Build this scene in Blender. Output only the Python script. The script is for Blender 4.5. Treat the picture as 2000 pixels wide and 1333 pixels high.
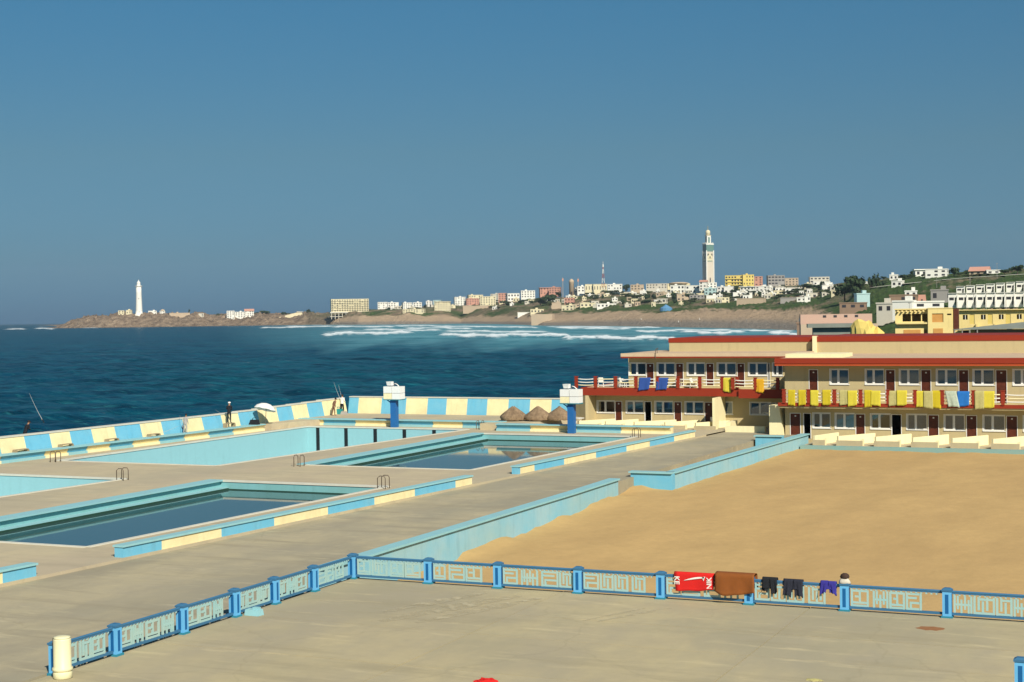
import bpy, bmesh, math, random
import numpy as np
from mathutils import Vector, Matrix
R = math.radians
random.seed(7); rng = np.random.default_rng(7)
for o in list(bpy.data.objects): bpy.data.objects.remove(o)
sc = bpy.context.scene
COL = sc.collection

# ------------------------------------------------------------------ camera
F, CX, CY = 3000., 1000., 666.5
YAW, PITCH, ROLL, H = R(24.2), R(1.014), R(.85), 10.
fw = np.array([-math.sin(YAW)*math.cos(PITCH), math.cos(YAW)*math.cos(PITCH), -math.sin(PITCH)])
r0 = np.array([math.cos(YAW), math.sin(YAW), 0.]); u0 = np.cross(r0, fw)
rt = r0*math.cos(ROLL)-u0*math.sin(ROLL); up = u0*math.cos(ROLL)+r0*math.sin(ROLL)
CAM = np.array([0., 0., H])
cd = bpy.data.cameras.new('camera'); cam = bpy.data.objects.new('camera', cd); COL.objects.link(cam)
cd.sensor_width = 36; cd.lens = F/2000*36; cd.clip_start = .5; cd.clip_end = 40000
m = Matrix.Identity(4)
for i in range(3):
    m[i][0], m[i][1], m[i][2], m[i][3] = rt[i], up[i], -fw[i], CAM[i]
cam.matrix_world = m
sc.camera = cam

# ------------------------------------------------------------------ world, sun, exposure
SUN_DIR = Vector((.62, -.62, .66)).normalized()
SUN_EL = math.asin(SUN_DIR.z); SUN_AZ = math.atan2(SUN_DIR.x, SUN_DIR.y)
w = bpy.data.worlds.new('World'); sc.world = w; w.use_nodes = True
nt = w.node_tree; nt.nodes.clear()
sky = nt.nodes.new('ShaderNodeTexSky'); sky.sky_type = 'NISHITA'; sky.sun_disc = False
sky.sun_elevation = SUN_EL; sky.sun_rotation = SUN_AZ
sky.altitude = 0; sky.air_density = 1.0; sky.dust_density = .6; sky.ozone_density = 3.0
tcn = nt.nodes.new('ShaderNodeTexCoord'); sep = nt.nodes.new('ShaderNodeSeparateXYZ')
nt.links.new(tcn.outputs['Generated'], sep.inputs[0])
ramp = nt.nodes.new('ShaderNodeValToRGB')        # filter of the clear, dark blue sea air, the same all round
nt.links.new(sep.outputs['Z'], ramp.inputs[0])
SKYR = [(0.0, (.095, .252, .52)), (.0155, (.105, .262, .50)), (.04, (.135, .278, .43)), (.104, (.185, .318, .378)), (.194, (.165, .375, .443)), (.6, (.25, .47, .58))]
el = ramp.color_ramp.elements
el[0].position, el[0].color = SKYR[0][0], SKYR[0][1]+(1,)
el[1].position, el[1].color = SKYR[-1][0], SKYR[-1][1]+(1,)
for p, c in SKYR[1:-1]:
    e = el.new(p); e.color = c+(1,)
mul = nt.nodes.new('ShaderNodeMixRGB'); mul.blend_type = 'MULTIPLY'; mul.inputs[0].default_value = 1
nt.links.new(sky.outputs[0], mul.inputs[1]); nt.links.new(ramp.outputs[0], mul.inputs[2])
bg = nt.nodes.new('ShaderNodeBackground'); bg.inputs[1].default_value = .101
out = nt.nodes.new('ShaderNodeOutputWorld')
nt.links.new(mul.outputs[0], bg.inputs[0]); nt.links.new(bg.outputs[0], out.inputs[0])
sl = bpy.data.lights.new('sun', 'SUN'); sl.energy = 4.6; sl.angle = R(.53); sl.color = (1, .93, .80)
so = bpy.data.objects.new('sun', sl); COL.objects.link(so)
so.rotation_euler = SUN_DIR.to_track_quat('Z', 'Y').to_euler(); so.location = (40, -40, 60)
sc.view_settings.view_transform = 'Standard'; sc.view_settings.look = 'None'
sc.view_settings.exposure = 0.36; sc.view_settings.gamma = 1

# ------------------------------------------------------------------ photo pixel -> place
def ray(x, y): return fw+rt*((x-CX)/F)-up*((y-CY)/F)
def un(x, y, z=0.):
    d = ray(x, y); t = (z-H)/d[2]; p = CAM+d*t; return float(p[0]), float(p[1])
def onY(x, y, Y):
    d = ray(x, y); p = CAM+d*(Y/d[1]); return float(p[0]), float(p[2])
def hz(x): return 613.4-.01484*(x-1000)           # height of the level line in the photo
def pol(x, d):                                     # ground position at pixel column x and depth d
    r = ray(x, hz(x)); p = CAM+r*d; return float(p[0]), float(p[1])
def depth_px(X, Y):
    q = np.array([X, Y, 0.])-np.array([0, 0, 0.]); D = q@fw; return 1000+F*(q@r0)/D, D

# ------------------------------------------------------------------ materials
MATS = {}
def nodes(name):
    mt = bpy.data.materials.new(name); mt.use_nodes = True; n = mt.node_tree
    b = n.nodes['Principled BSDF']; return mt, n, b
def mat(name, col, rough=.8, var=.12, scale=1.5, bump=.15, bscale=30., spec=.3, tint=None, streak=0., objvar=0., metal=0., big=0., bigscale=.15, bigcol=None, fine=.06, conc=0.):
    """paint / stone / cloth: base colour with blotchy wear, optional vertical run stains and large stains"""
    if name in MATS: return MATS[name]
    mt, n, b = nodes(name); N = n.nodes; L = n.links
    tc = N.new('ShaderNodeTexCoord')
    geo = N.new('ShaderNodeNewGeometry')
    pos = geo.outputs['Position']
    def noise(sc_, det=4, rough_=.6, vec=None):
        t = N.new('ShaderNodeTexNoise'); t.inputs['Scale'].default_value = sc_; t.inputs['Detail'].default_value = det
        t.inputs['Roughness'].default_value = rough_; L.new(vec or pos, t.inputs['Vector']); return t.outputs['Fac']
    def mapr(f, a, b_, c, d):
        t = N.new('ShaderNodeMapRange'); L.new(f, t.inputs[0])
        for i, v in enumerate((a, b_, c, d)): t.inputs[i+1].default_value = v
        return t.outputs[0]
    def mix(f, c1, c2, mode='MIX'):
        t = N.new('ShaderNodeMixRGB'); t.blend_type = mode
        if isinstance(f, float): t.inputs[0].default_value = f
        else: L.new(f, t.inputs[0])
        for i, c in ((1, c1), (2, c2)):
            if isinstance(c, tuple): t.inputs[i].default_value = c+(1,)
            else: L.new(c, t.inputs[i])
        return t.outputs[0]
    dark = tint or tuple(c*.55 for c in col)
    c = mix(mapr(noise(scale, 6, .65), .35, .75, 0., var*2.2), col, dark)
    c = mix(mapr(noise(scale*9, 3), .3, .7, 0., fine*2), c, tuple(x*.7 for x in col))
    if big:
        v = N.new('ShaderNodeVectorMath'); v.operation = 'MULTIPLY'; v.inputs[1].default_value = (1, .45, 1); L.new(pos, v.inputs[0])
        c = mix(mapr(noise(bigscale, 6, .62, v.outputs[0]), .44, .62, 0., big), c, bigcol or dark)
    if conc:                                            # old concrete: grey worn patches, dark drag streaks, pale scuffs, hairline cracks
        def stretched(s_, sx, sy, det=6, rot=0.):
            v = N.new('ShaderNodeMapping'); v.inputs['Scale'].default_value = (sx, sy, 1); v.inputs['Rotation'].default_value = (0, 0, rot); L.new(pos, v.inputs[0]); return noise(s_, det, .68, v.outputs[0])
        c = mix(mapr(stretched(.14, 1, .5), .47, .60, 0., .8*conc), c, tuple(x*k for x, k in zip(col, (.70, .74, .84))))
        c = mix(mapr(stretched(.5, .22, 1.6), .52, .68, 0., .7*conc), c, tuple(x*k for x, k in zip(col, (.62, .63, .68))))
        c = mix(mapr(stretched(.9, .3, 1.5, 7, .35), .57, .70, 0., .6*conc), c, tuple(min(1, x*1.28) for x in col))
        c = mix(mapr(stretched(3.5, 1, 1, 5), .62, .74, 0., .35*conc), c, tuple(x*.5 for x in col))
        vo = N.new('ShaderNodeTexVoronoi'); vo.feature = 'DISTANCE_TO_EDGE'; vo.inputs['Scale'].default_value = .12; wv = N.new('ShaderNodeVectorMath'); wv.operation = 'ADD'
        nn = N.new('ShaderNodeTexNoise'); nn.inputs['Scale'].default_value = .8; nn.inputs['Detail'].default_value = 5; L.new(pos, nn.inputs['Vector']); L.new(pos, wv.inputs[0]); L.new(nn.outputs['Color'], wv.inputs[1]); L.new(wv.outputs[0], vo.inputs['Vector'])
        c = mix(mapr(vo.outputs['Distance'], .0, .006, .22*conc, 0.), c, tuple(x*.45 for x in col))
    if streak:
        v = N.new('ShaderNodeVectorMath'); v.operation = 'MULTIPLY'; v.inputs[1].default_value = (2.2, 2.2, .3); L.new(pos, v.inputs[0])
        c = mix(mapr(noise(1., 4, .6, v.outputs[0]), .52, .8, 0., streak), c, tuple(x*.38 for x in col))
    if objvar:
        oi = N.new('ShaderNodeObjectInfo'); c = mix(mapr(oi.outputs['Random'], 0, 1, 0, objvar), c, tuple(x*.55 for x in col))
    if isinstance(c, tuple): b.inputs['Base Color'].default_value = c+(1,)
    else: L.new(c, b.inputs['Base Color'])
    b.inputs['Roughness'].default_value = rough; b.inputs['Specular IOR Level'].default_value = spec; b.inputs['Metallic'].default_value = metal
    if bump:
        bp = N.new('ShaderNodeBump'); bp.inputs['Strength'].default_value = bump; bp.inputs['Distance'].default_value = .02
        L.new(noise(bscale, 4, .6), bp.inputs['Height']); L.new(bp.outputs[0], b.inputs['Normal'])
    MATS[name] = mt; return mt

CREAM = mat('cream_paint', (.82, .72, .41), .7, .17, .9, streak=.3, tint=(.50, .34, .15))
SKYBLUE = mat('sky_blue_paint', (.13, .43, .60), .65, .14, .9, streak=.3, tint=(.30, .50, .52))
AQUA = mat('aqua_paint', (.26, .52, .56), .6, .16, .9, tint=(.34, .42, .34), streak=.15)
FADED = mat('faded_blue_paint', (.20, .47, .58), .7, .4, .35, tint=(.38, .52, .53), streak=.3, big=.5, bigscale=.3, bigcol=(.30, .44, .40))
POSTBLUE = mat('post_blue_paint', (.13, .43, .72), .5, .08, 2)
DEEPBLUE = mat('deep_blue_paint', (.008, .11, .30), .5, .08, 2)
RAILBLUE = mat('rail_blue_paint', (.045, .15, .27), .5, .1, 3)
FRET = mat('pale_aqua_fretwork', (.30, .50, .49), .6, .3, 2, tint=(.46, .50, .38))
STUCCO = mat('cream_stucco', (.50, .41, .22), .85, .10, .8, tint=(.40, .32, .17), streak=.22, bump=.3, bscale=18)
STUCCOB = mat('pale_cream_stucco', (.84, .75, .45), .85, .08, .8, tint=(.6, .5, .28), streak=.2, bump=.3, bscale=18)
ROOFT = mat('roof_screed', (.58, .42, .27), .9, .2, .6, tint=(.40, .31, .22))
RED = mat('red_paint', (.27, .030, .009), .6, .16, 1.5, tint=(.24, .022, .012))
WHITE = mat('white_paint', (.80, .79, .74), .5, .04, 3)
PLASTIC = mat('white_plastic', (.80, .78, .70), .4, .04, 3, bump=0)
DOORB = mat('brown_door_wood', (.12, .030, .014), .45, .3, 3, tint=(.04, .01, .006), streak=.3)
DARK = mat('dark_room', (.02, .02, .02), .9, 0, bump=0)
BLACK = mat('black_paint', (.012, .014, .016), .6, .1, bump=0)
STEEL = mat('rusty_steel', (.16, .13, .10), .5, .4, 4, metal=.3, tint=(.10, .05, .02))
POOLP = mat('pale_pool_paint', (.275, .505, .54), .7, .12, .5, tint=(.23, .45, .46), streak=.15)
POOLG = mat('teal_pool_paint', (.20, .44, .46), .6, .25, .6, tint=(.16, .34, .30), streak=.2)
ALGAE = mat('green_algae', (.025, .07, .05), .5, .3, 3)
COPING = mat('pale_coping_stone', (.62, .60, .50), .75, .15, 1.5)
DECK = mat('deck_concrete', (.50, .42, .24), .88, .22, .35, tint=(.33, .28, .20), bump=.25, bscale=14, big=.8, bigscale=.16, bigcol=(.34, .30, .215), objvar=.14, fine=.10, conc=.85)
DECKW = mat('walkway_concrete', (.445, .38, .235), .88, .25, .35, tint=(.29, .26, .21), bump=.25, bscale=14, big=.75, bigscale=.2, bigcol=(.27, .24, .17), fine=.10, conc=1.)
POOLDECK = mat('pool_deck_concrete', (.51, .43, .27), .88, .14, .4, tint=(.38, .31, .22), bump=.25, bscale=14, big=.5, bigscale=.2, bigcol=(.40, .33, .24), fine=.10, conc=.6)
BINC = mat('cream_enamel', (.74, .69, .42), .45, .06, 3, tint=(.55, .48, .25))
STRAW = mat('old_straw', (.30, .21, .125), .95, .4, 4, tint=(.14, .09, .055), bump=.9, bscale=25)
YELT = [mat('yellow_towel_%d' % i, c, .95, .12, 6, bump=.4, bscale=60, tint=tuple(x*.7 for x in c)) for i, c in enumerate([(.55, .43, .02), (.62, .52, .05), (.50, .42, .10), (.66, .36, .02)])]
BLUET = mat('blue_towel_cloth', (.03, .08, .30), .95, .1, 6, bump=.4, bscale=60)
BLUET2 = mat('bright_blue_towel_cloth', (.02, .16, .50), .95, .1, 6, bump=.4, bscale=60)
PALET = mat('pale_striped_cloth', (.50, .54, .42), .95, .3, 9, tint=(.22, .33, .26))
OLIVET = mat('olive_pale_towel_cloth', (.48, .43, .17), .95, .2, 6, bump=.4, bscale=60)
REDT = mat('red_towel_cloth', (.62, .015, .012), .9, .08, 8, bump=.4, bscale=80)
BROWNT = mat('brown_towel_cloth', (.24, .075, .015), .95, .15, 6, bump=.5, bscale=80)
BLACKT = mat('black_cloth', (.012, .014, .018), .9, .2, 8, bump=.3)
NAVYT = mat('dark_grey_cloth', (.02, .022, .035), .9, .2, 8, bump=.3)
INDIGOT = mat('indigo_cloth', (.035, .03, .24), .9, .15, 8, bump=.3)
WHITET = mat('white_cloth', (.80, .78, .72), .9, .05, 8, bump=.3)
SKIN = mat('skin', (.32, .17, .10), .6, .05, bump=0)
HAIR = mat('dark_hair', (.02, .014, .01), .6, .1, bump=0)
TEALT = mat('teal_cloth', (.02, .22, .22), .9, .1, bump=0)
BRNCLOTH = mat('dusty_brown_cloth', (.20, .10, .06), .9, .2, 8)
LEAF = mat('dark_green_leaves', (.035, .065, .022), .8, .4, .8, tint=(.015, .03, .012), bump=0, objvar=.4)
LEAF2 = mat('olive_green_leaves', (.075, .095, .035), .8, .4, .8, tint=(.03, .045, .018), bump=0, objvar=.4)
BARK = mat('bark', (.09, .065, .045), .9, .3, 2)
FAR = {
 'white': mat('far_white_render', (.78, .76, .68), .85, .06, .15, tint=(.6, .55, .45), bump=0),
 'cream': mat('far_cream_render', (.72, .64, .42), .85, .08, .15, bump=0),
 'pale': mat('far_pale_render', (.58, .54, .44), .85, .08, .15, bump=0),
 'pink': mat('far_pink_render', (.56, .29, .21), .85, .08, .15, bump=0),
 'beige': mat('far_beige_render', (.50, .39, .27), .85, .1, .15, bump=0),
 'grey': mat('far_grey_concrete', (.33, .31, .28), .85, .15, .15, bump=0),
 'brown': mat('far_brown_render', (.27, .18, .12), .85, .15, .15, bump=0),
 'yellow': mat('far_yellow_render', (.70, .54, .15), .85, .08, .15, bump=0),
 'club': mat('yellow_club_render', (.78, .62, .26), .85, .08, .3, streak=.15, bump=0),
 'dark': mat('far_dark_opening', (.035, .035, .04), .5, .1, bump=0),
 'glassy': mat('far_pale_glass', (.42, .58, .56), .3, .1, bump=0),
 'bluecloth': mat('blue_canvas', (.10, .25, .42), .8, .1, bump=0),
 'orange': mat('orange_board', (.60, .30, .08), .8, .2, .8, bump=0),
 'greyroof': mat('grey_green_roof', (.22, .24, .20), .7, .2, .5, bump=0),
}
def glass_mat():
    mt = bpy.data.materials.new('window_glass'); mt.use_nodes = True; n = mt.node_tree; n.nodes.clear()
    o = n.nodes.new('ShaderNodeOutputMaterial'); t = n.nodes.new('ShaderNodeBsdfTransparent'); t.inputs[0].default_value = (.72, .80, .82, 1)
    g = n.nodes.new('ShaderNodeBsdfGlossy'); g.inputs['Roughness'].default_value = .03
    fr = n.nodes.new('ShaderNodeFresnel'); fr.inputs[0].default_value = 1.9
    mx = n.nodes.new('ShaderNodeMixShader'); n.links.new(fr.outputs[0], mx.inputs[0]); n.links.new(t.outputs[0], mx.inputs[1]); n.links.new(g.outputs[0], mx.inputs[2])
    n.links.new(mx.outputs[0], o.inputs[0]); return mt
GLASS = glass_mat()
CURT = [mat('curtain_%d' % i, c, .95, .1, 4, bump=0) for i, c in enumerate([(.42, .54, .70), (.18, .30, .48), (.58, .64, .70), (.22, .24, .04)])]
PATIOF = mat('shade_toned_patio_render', (.47, .39, .24), .85, .15, 1, streak=.2)  # patio wall fronts: shade painted in as a darker tan on sunlit faces
TEALK = mat('dull_teal_paint', (.20, .36, .34), .7, .25, .8, tint=(.30, .34, .26))

# ------------------------------------------------------------------ mesh helpers
class MB:
    def __init__(s): s.v = []; s.f = []; s.mi = []
    def add(s, vs, fs, mi=0):
        k = len(s.v); s.v += [tuple(map(float, p)) for p in vs]; s.f += [tuple(i+k for i in f) for f in fs]; s.mi += [mi]*len(fs); return s
    def box(s, x0, x1, y0, y1, z0, z1, mi=0):
        return s.hexa([(x0, y0), (x1, y0), (x1, y1), (x0, y1)], z0, z1, mi)
    def hexa(s, q, z0, z1, mi=0, q2=None):           # prism over a quad footprint (counter-clockwise)
        n = len(q); q2 = q2 or q
        vs = [(x, y, z0) for x, y in q]+[(x, y, z1) for x, y in q2]
        fs = [tuple(range(n))[::-1], tuple(range(n, 2*n))]+[(i, (i+1) % n, n+(i+1) % n, n+i) for i in range(n)]
        return s.add(vs, fs, mi)
    def tube(s, pts, r, n=6, mi=0):
        pts = [Vector(p) for p in pts]; rs = r if isinstance(r, (list, tuple)) else [r]*len(pts); base = len(s.v); rings = []
        for i, p in enumerate(pts):
            t = (pts[min(i+1, len(pts)-1)]-pts[max(i-1, 0)]).normalized()
            a = t.cross(Vector((0, 0, 1)) if abs(t.z) < .9 else Vector((1, 0, 0))).normalized(); b = t.cross(a)
            rings.append([p+(a*math.cos(q)+b*math.sin(q))*rs[i] for q in [2*math.pi*k/n for k in range(n)]])
        vs = [v for rg in rings for v in rg]; fs = []
        for i in range(len(pts)-1):
            for k in range(n): fs.append((i*n+k, i*n+(k+1) % n, (i+1)*n+(k+1) % n, (i+1)*n+k))
        fs += [tuple(range(n))[::-1], tuple(range((len(pts)-1)*n, len(pts)*n))]
        return s.add(vs, fs, mi)
    def lathe(s, prof, n=20, c=(0, 0), mi=0):
        vs = []; fs = []
        for r_, z in prof:
            for k in range(n): vs.append((c[0]+r_*math.cos(2*math.pi*k/n), c[1]+r_*math.sin(2*math.pi*k/n), z))
        for i in range(len(prof)-1):
            for k in range(n): fs.append((i*n+k, i*n+(k+1) % n, (i+1)*n+(k+1) % n, (i+1)*n+k))
        fs += [tuple(range(n))[::-1], tuple(range((len(prof)-1)*n, len(prof)*n))]
        return s.add(vs, fs, mi)
    def prism(s, prof, axis, a0, a1, mi=0):           # profile in (other axis, z) swept along axis 'x' or 'y'
        n = len(prof)
        P = lambda a: [((a, p, z) if axis == 'x' else (p, a, z)) for p, z in prof]
        vs = P(a0)+P(a1); fs = [tuple(range(n)), tuple(range(n, 2*n))[::-1]]+[(i, n+i, n+(i+1) % n, (i+1) % n) for i in range(n)]
        return s.add(vs, fs, mi)
    def mesh(s, name, mats, smooth=False, fix=True):
        me = bpy.data.meshes.new(name); me.from_pydata(s.v, [], s.f)
        for mm in (mats if isinstance(mats, (list, tuple)) else [mats]): me.materials.append(mm)
        if any(s.mi): me.polygons.foreach_set('material_index', s.mi)
        if fix:
            b = bmesh.new(); b.from_mesh(me); bmesh.ops.recalc_face_normals(b, faces=b.faces); b.to_mesh(me); b.free()
        if smooth: me.polygons.foreach_set('use_smooth', [True]*len(me.polygons))
        me.update(); return me
def link(name, me, parent=None, loc=(0, 0, 0), rz=0.):
    o = bpy.data.objects.new(name, me); COL.objects.link(o); o.location = loc; o.rotation_euler = (0, 0, rz)
    if parent: o.parent = parent
    return o
def tag(o, label, cat=None, group=None, kind=None):
    if label: o['label'] = label
    if cat: o['category'] = cat
    if group: o['group'] = group
    if kind: o['kind'] = kind
    return o
def thing(name, label, cat, loc=(0, 0, 0), rz=0., group=None):
    return tag(link(name, None, None, loc, rz), label, cat, group)
def part(name, mb, mats, parent=None, smooth=False, loc=(0, 0, 0), rz=0.):
    return link(name, mb.mesh(name, mats, smooth), parent, loc, rz)
def wpart(name, mb, mats, parent, smooth=False):      # verts given in world coordinates, parent an unrotated Empty
    L = parent.location; 
    if parent.parent: L = L+parent.parent.location
    mb.v = [(x-L[0], y-L[1], z-L[2]) for x, y, z in mb.v]
    return part(name, mb, mats, parent, smooth)
def structure(name, mb, mats, smooth=False):
    o = part(name, mb, mats, None, smooth); o['kind'] = 'structure'; return o

# ================================================================== SEA
SEA = -4.0
def wave_h(X, Y, spacing):
    h = np.zeros_like(X); g = np.random.default_rng(3)
    for i in range(40):
        lam = 3.2*(1.075**i)*g.uniform(.9, 1.1); th = R(-60)+g.normal(0, .55); k = 2*math.pi/lam
        amp = .026*lam**.36*(1 if lam < 22 else .45)
        ph = g.uniform(0, 6.28); fade = np.clip(lam/(2.2*spacing)-.6, 0, 1)
        a = k*(X*math.cos(th)+Y*math.sin(th))+ph
        h += amp*fade*(np.sin(a)+.35*np.sin(2*a+.6))
    return h
def sn(x, y, seed, lx, ly, n=9):                       # smooth pseudo noise -1..1
    g = np.random.default_rng(seed); o = np.zeros_like(x)
    for i in range(n):
        s = 1.35**i; a = g.uniform(-1, 1)
        o += np.sin(x/lx*s*6.28*(1-.3*abs(a))+y/ly*s*6.28*a+g.uniform(0, 6.28))/s**.6
    return o/2.2
def build_sea():
    dy = np.concatenate([np.arange(2.3, 120, .5), np.arange(120, 300, .8), np.arange(300, 900, 6)])
    px = np.arange(-400, 2700, 5.)
    DY, PX = np.meshgrid(dy, px, indexing='ij')
    d = (H-SEA)*F/DY
    base = np.array([CAM+0*ray(0, 0)])[0]
    r = np.array([ray(x, hz(x)) for x in px])
    X = r[:, 0][None]*d; Y = r[:, 1][None]*d
    spacing = np.gradient(d, axis=0); spacing = np.abs(spacing)
    y = DY+hz(PX)
    # breaking waves off the beach: (x0, x1, y at x0, y at x1, half thickness in px, height m)
    BR = [(1090, 1330, 662, 664.5, 2.3, 1.5), (940, 1125, 656, 657.5, 1.9, 1.4), (850, 985, 655, 659, 2.2, 1.3), (620, 815, 654.5, 650, 2.0, 1.3),
          (1320, 1400, 651, 650.5, 1.6, 1.2), (1380, 1462, 651.5, 650.5, 1.8, 1.2), (1490, 1580, 652, 655, 2.2, 1.2), (1080, 1240, 641, 643, 1.1, .7), (1230, 1330, 647, 648, 1.1, .7),
          (700, 870, 644, 646, 1.0, .7), (860, 1080, 647, 650, 1.1, .7), (640, 780, 638.5, 638, .9, .6), (500, 660, 641, 637, .9, .6), (545, 600, 640.5, 636.5, 1.1, .7), (60, 118, 642, 641, 1.0, .7), (0, 60, 643, 643, .7, .5),
          (150, 200, 640, 640, .7, .5), (590, 720, 633.5, 633, .7, .5), (760, 1060, 636, 640, .8, .5), (1060, 1300, 638.5, 640.5, .8, .5), (1300, 1560, 644.5, 647.5, .9, .5), (780, 930, 640.5, 642, .9, .5)]
    foam = np.zeros_like(X); lift = np.zeros_like(X)
    for j, (x0, x1, ya, yb, hw, ht) in enumerate(BR):
        t = np.clip((PX-x0)/(x1-x0), 0, 1); yc = ya+(yb-ya)*t+.8*hw*sn(PX, PX*0, 50+j, 120, 1)
        ends = np.clip((PX-x0)/18, 0, 1)*np.clip((x1-PX)/18, 0, 1)
        hwv = 1.75*hw*(.55+.55*np.clip(sn(PX, PX*0, 90+j, 70, 1)+.45, 0, 1.5))
        v = (y-yc)/hwv
        prof = np.where(v < 0, np.exp(-(v*1.5)**2), np.exp(-(v*1.05)**2))
        foam = np.maximum(foam, prof*ends*1.15); lift = np.maximum(lift, np.exp(-v**2)*ends*ht)
        # trailing lace behind the break
        trail = np.clip(1-np.abs((y-yc+2.6*hw)/(3.2*hw)), 0, 1)*ends
        foam = np.maximum(foam, .56*trail)
    shallow = np.clip((PX-430)/330, 0, 1)*np.clip((690+8*sn(PX, y, 4, 260, 60)-y)/32, 0, 1)
    wcap = sn(X*.6, Y, 11, 60, 25)                     # scattered small whitecaps
    shallow = shallow*np.clip((1700-PX)/60, 0, 1)
    Z = SEA-d*d/(2*6.37e6)+wave_h(X, Y, spacing)*np.clip(1.15-shallow*.5, .5, 1.2)*np.clip((7000-d)/3000, 0, 1)+lift
    nr, nc = X.shape
    v = np.stack([X, Y, Z], -1).reshape(-1, 3)
    i = np.arange((nr-1)*nc).reshape(nr-1, nc)[:, :-1].ravel()
    f = np.stack([i, i+1, i+nc+1, i+nc], 1)
    me = bpy.data.meshes.new('sea'); me.vertices.add(len(v)); me.vertices.foreach_set('co', v.ravel())
    me.loops.add(f.size); me.loops.foreach_set('vertex_index', f.ravel()[::1].astype(np.int32))
    me.polygons.add(len(f)); me.polygons.foreach_set('loop_start', np.arange(0, f.size, 4, dtype=np.int32)); me.polygons.foreach_set('loop_total', np.full(len(f), 4, np.int32))
    me.update(calc_edges=True); me.validate()
    for nm, arr in (('foam', foam), ('shallow', shallow)):
        a = me.attributes.new(nm, 'FLOAT', 'POINT'); a.data.foreach_set('value', arr.ravel().astype(np.float32))
    me.polygons.foreach_set('use_smooth', [True]*len(me.polygons))
    mt, n, b = nodes('sea_water'); N = n.nodes; L = n.links
    def at(nm): t = N.new('ShaderNodeAttribute'); t.attribute_name = nm; return t.outputs['Fac']
    geo = N.new('ShaderNodeNewGeometry').outputs['Position']
    def nz(s, sx, sy, det=4):
        v_ = N.new('ShaderNodeMapping'); v_.inputs['Rotation'].default_value = (0, 0, R(-24)); v_.inputs['Scale'].default_value = (sx, sy, 1); L.new(geo, v_.inputs[0])
        t = N.new('ShaderNodeTexNoise'); t.inputs['Scale'].default_value = s; t.inputs['Detail'].default_value = det; t.inputs['Roughness'].default_value = .62; L.new(v_.outputs[0], t.inputs['Vector']); return t.outputs['Fac']
    def mr(f, a, b_, c, d_):
        t = N.new('ShaderNodeMapRange'); L.new(f, t.inputs[0])
        for q, val in enumerate((a, b_, c, d_)): t.inputs[q+1].default_value = val
        return t.outputs[0]
    def mx(f, c1, c2):
        t = N.new('ShaderNodeMixRGB'); L.new(f, t.inputs[0])
        for q, c in ((1, c1), (2, c2)):
            if isinstance(c, tuple): t.inputs[q].default_value = c+(1,)
            else: L.new(c, t.inputs[q])
        return t.outputs[0]
    def math_(op, a, b2):
        t = N.new('ShaderNodeMath'); t.operation = op
        for q, c in ((0, a), (1, b2)):
            if isinstance(c, (int, float)): t.inputs[q].default_value = c
            else: L.new(c, t.inputs[q])
        return t.outputs[0]
    body = mx(mr(nz(.012, 1, .5), .35, .7, 0, 1), (.0016, .044, .085), (.003, .074, .100))
    body = mx(mr(nz(.16, .4, 1.1), .46, .66, 0, .9), body, (.0006, .014, .030))
    body = mx(mr(nz(.45, .35, 1.2), .53, .72, 0, .75), body, (.014, .13, .16))
    body = mx(mr(nz(.05, .3, 1.6), .47, .66, 0, .8), body, (.001, .022, .042))
    body = mx(mr(nz(1.1, .35, 1.2), .55, .72, 0, .7), body, (.02, .14, .16))
    body = mx(at('shallow'), body, mx(mr(nz(.03, .5, 1.), .35, .7, 0, 1), (.03, .16, .19), (.14, .34, .37)))
    lace = nz(.10, .6, 1.5, 6)
    fo = math_('ADD', at('foam'), mr(lace, .3, .75, -.5, .42))
    fm = mr(fo, .30, .85, 0, 1)
    caps = math_('MULTIPLY', mr(nz(.11, .5, 1.4, 5), .735, .76, 0, .6), mr(nz(.012, 1, 1, 2), .5, .6, 0, 1))
    fm = math_('MAXIMUM', fm, caps)
    L.new(mx(fm, body, (.72, .78, .78)), b.inputs['Base Color'])
    L.new(mr(fm, 0, 1, .34, .9), b.inputs['Roughness']); b.inputs['Specular IOR Level'].default_value = .13; b.inputs['IOR'].default_value = 1.33
    b1 = N.new('ShaderNodeBump'); b1.inputs['Strength'].default_value = .8; b1.inputs['Distance'].default_value = .5; L.new(nz(.5, .5, 1.2, 5), b1.inputs['Height'])
    b2 = N.new('ShaderNodeBump'); b2.inputs['Strength'].default_value = .9; b2.inputs['Distance'].default_value = 1.5; L.new(nz(.09, .5, 1.2, 4), b2.inputs['Height']); L.new(b1.outputs[0], b2.inputs['Normal'])
    L.new(b2.outputs[0], b.inputs['Normal'])
    me.materials.append(mt)
    o = link('sea_water', me); o['kind'] = 'structure'
build_sea()

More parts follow.
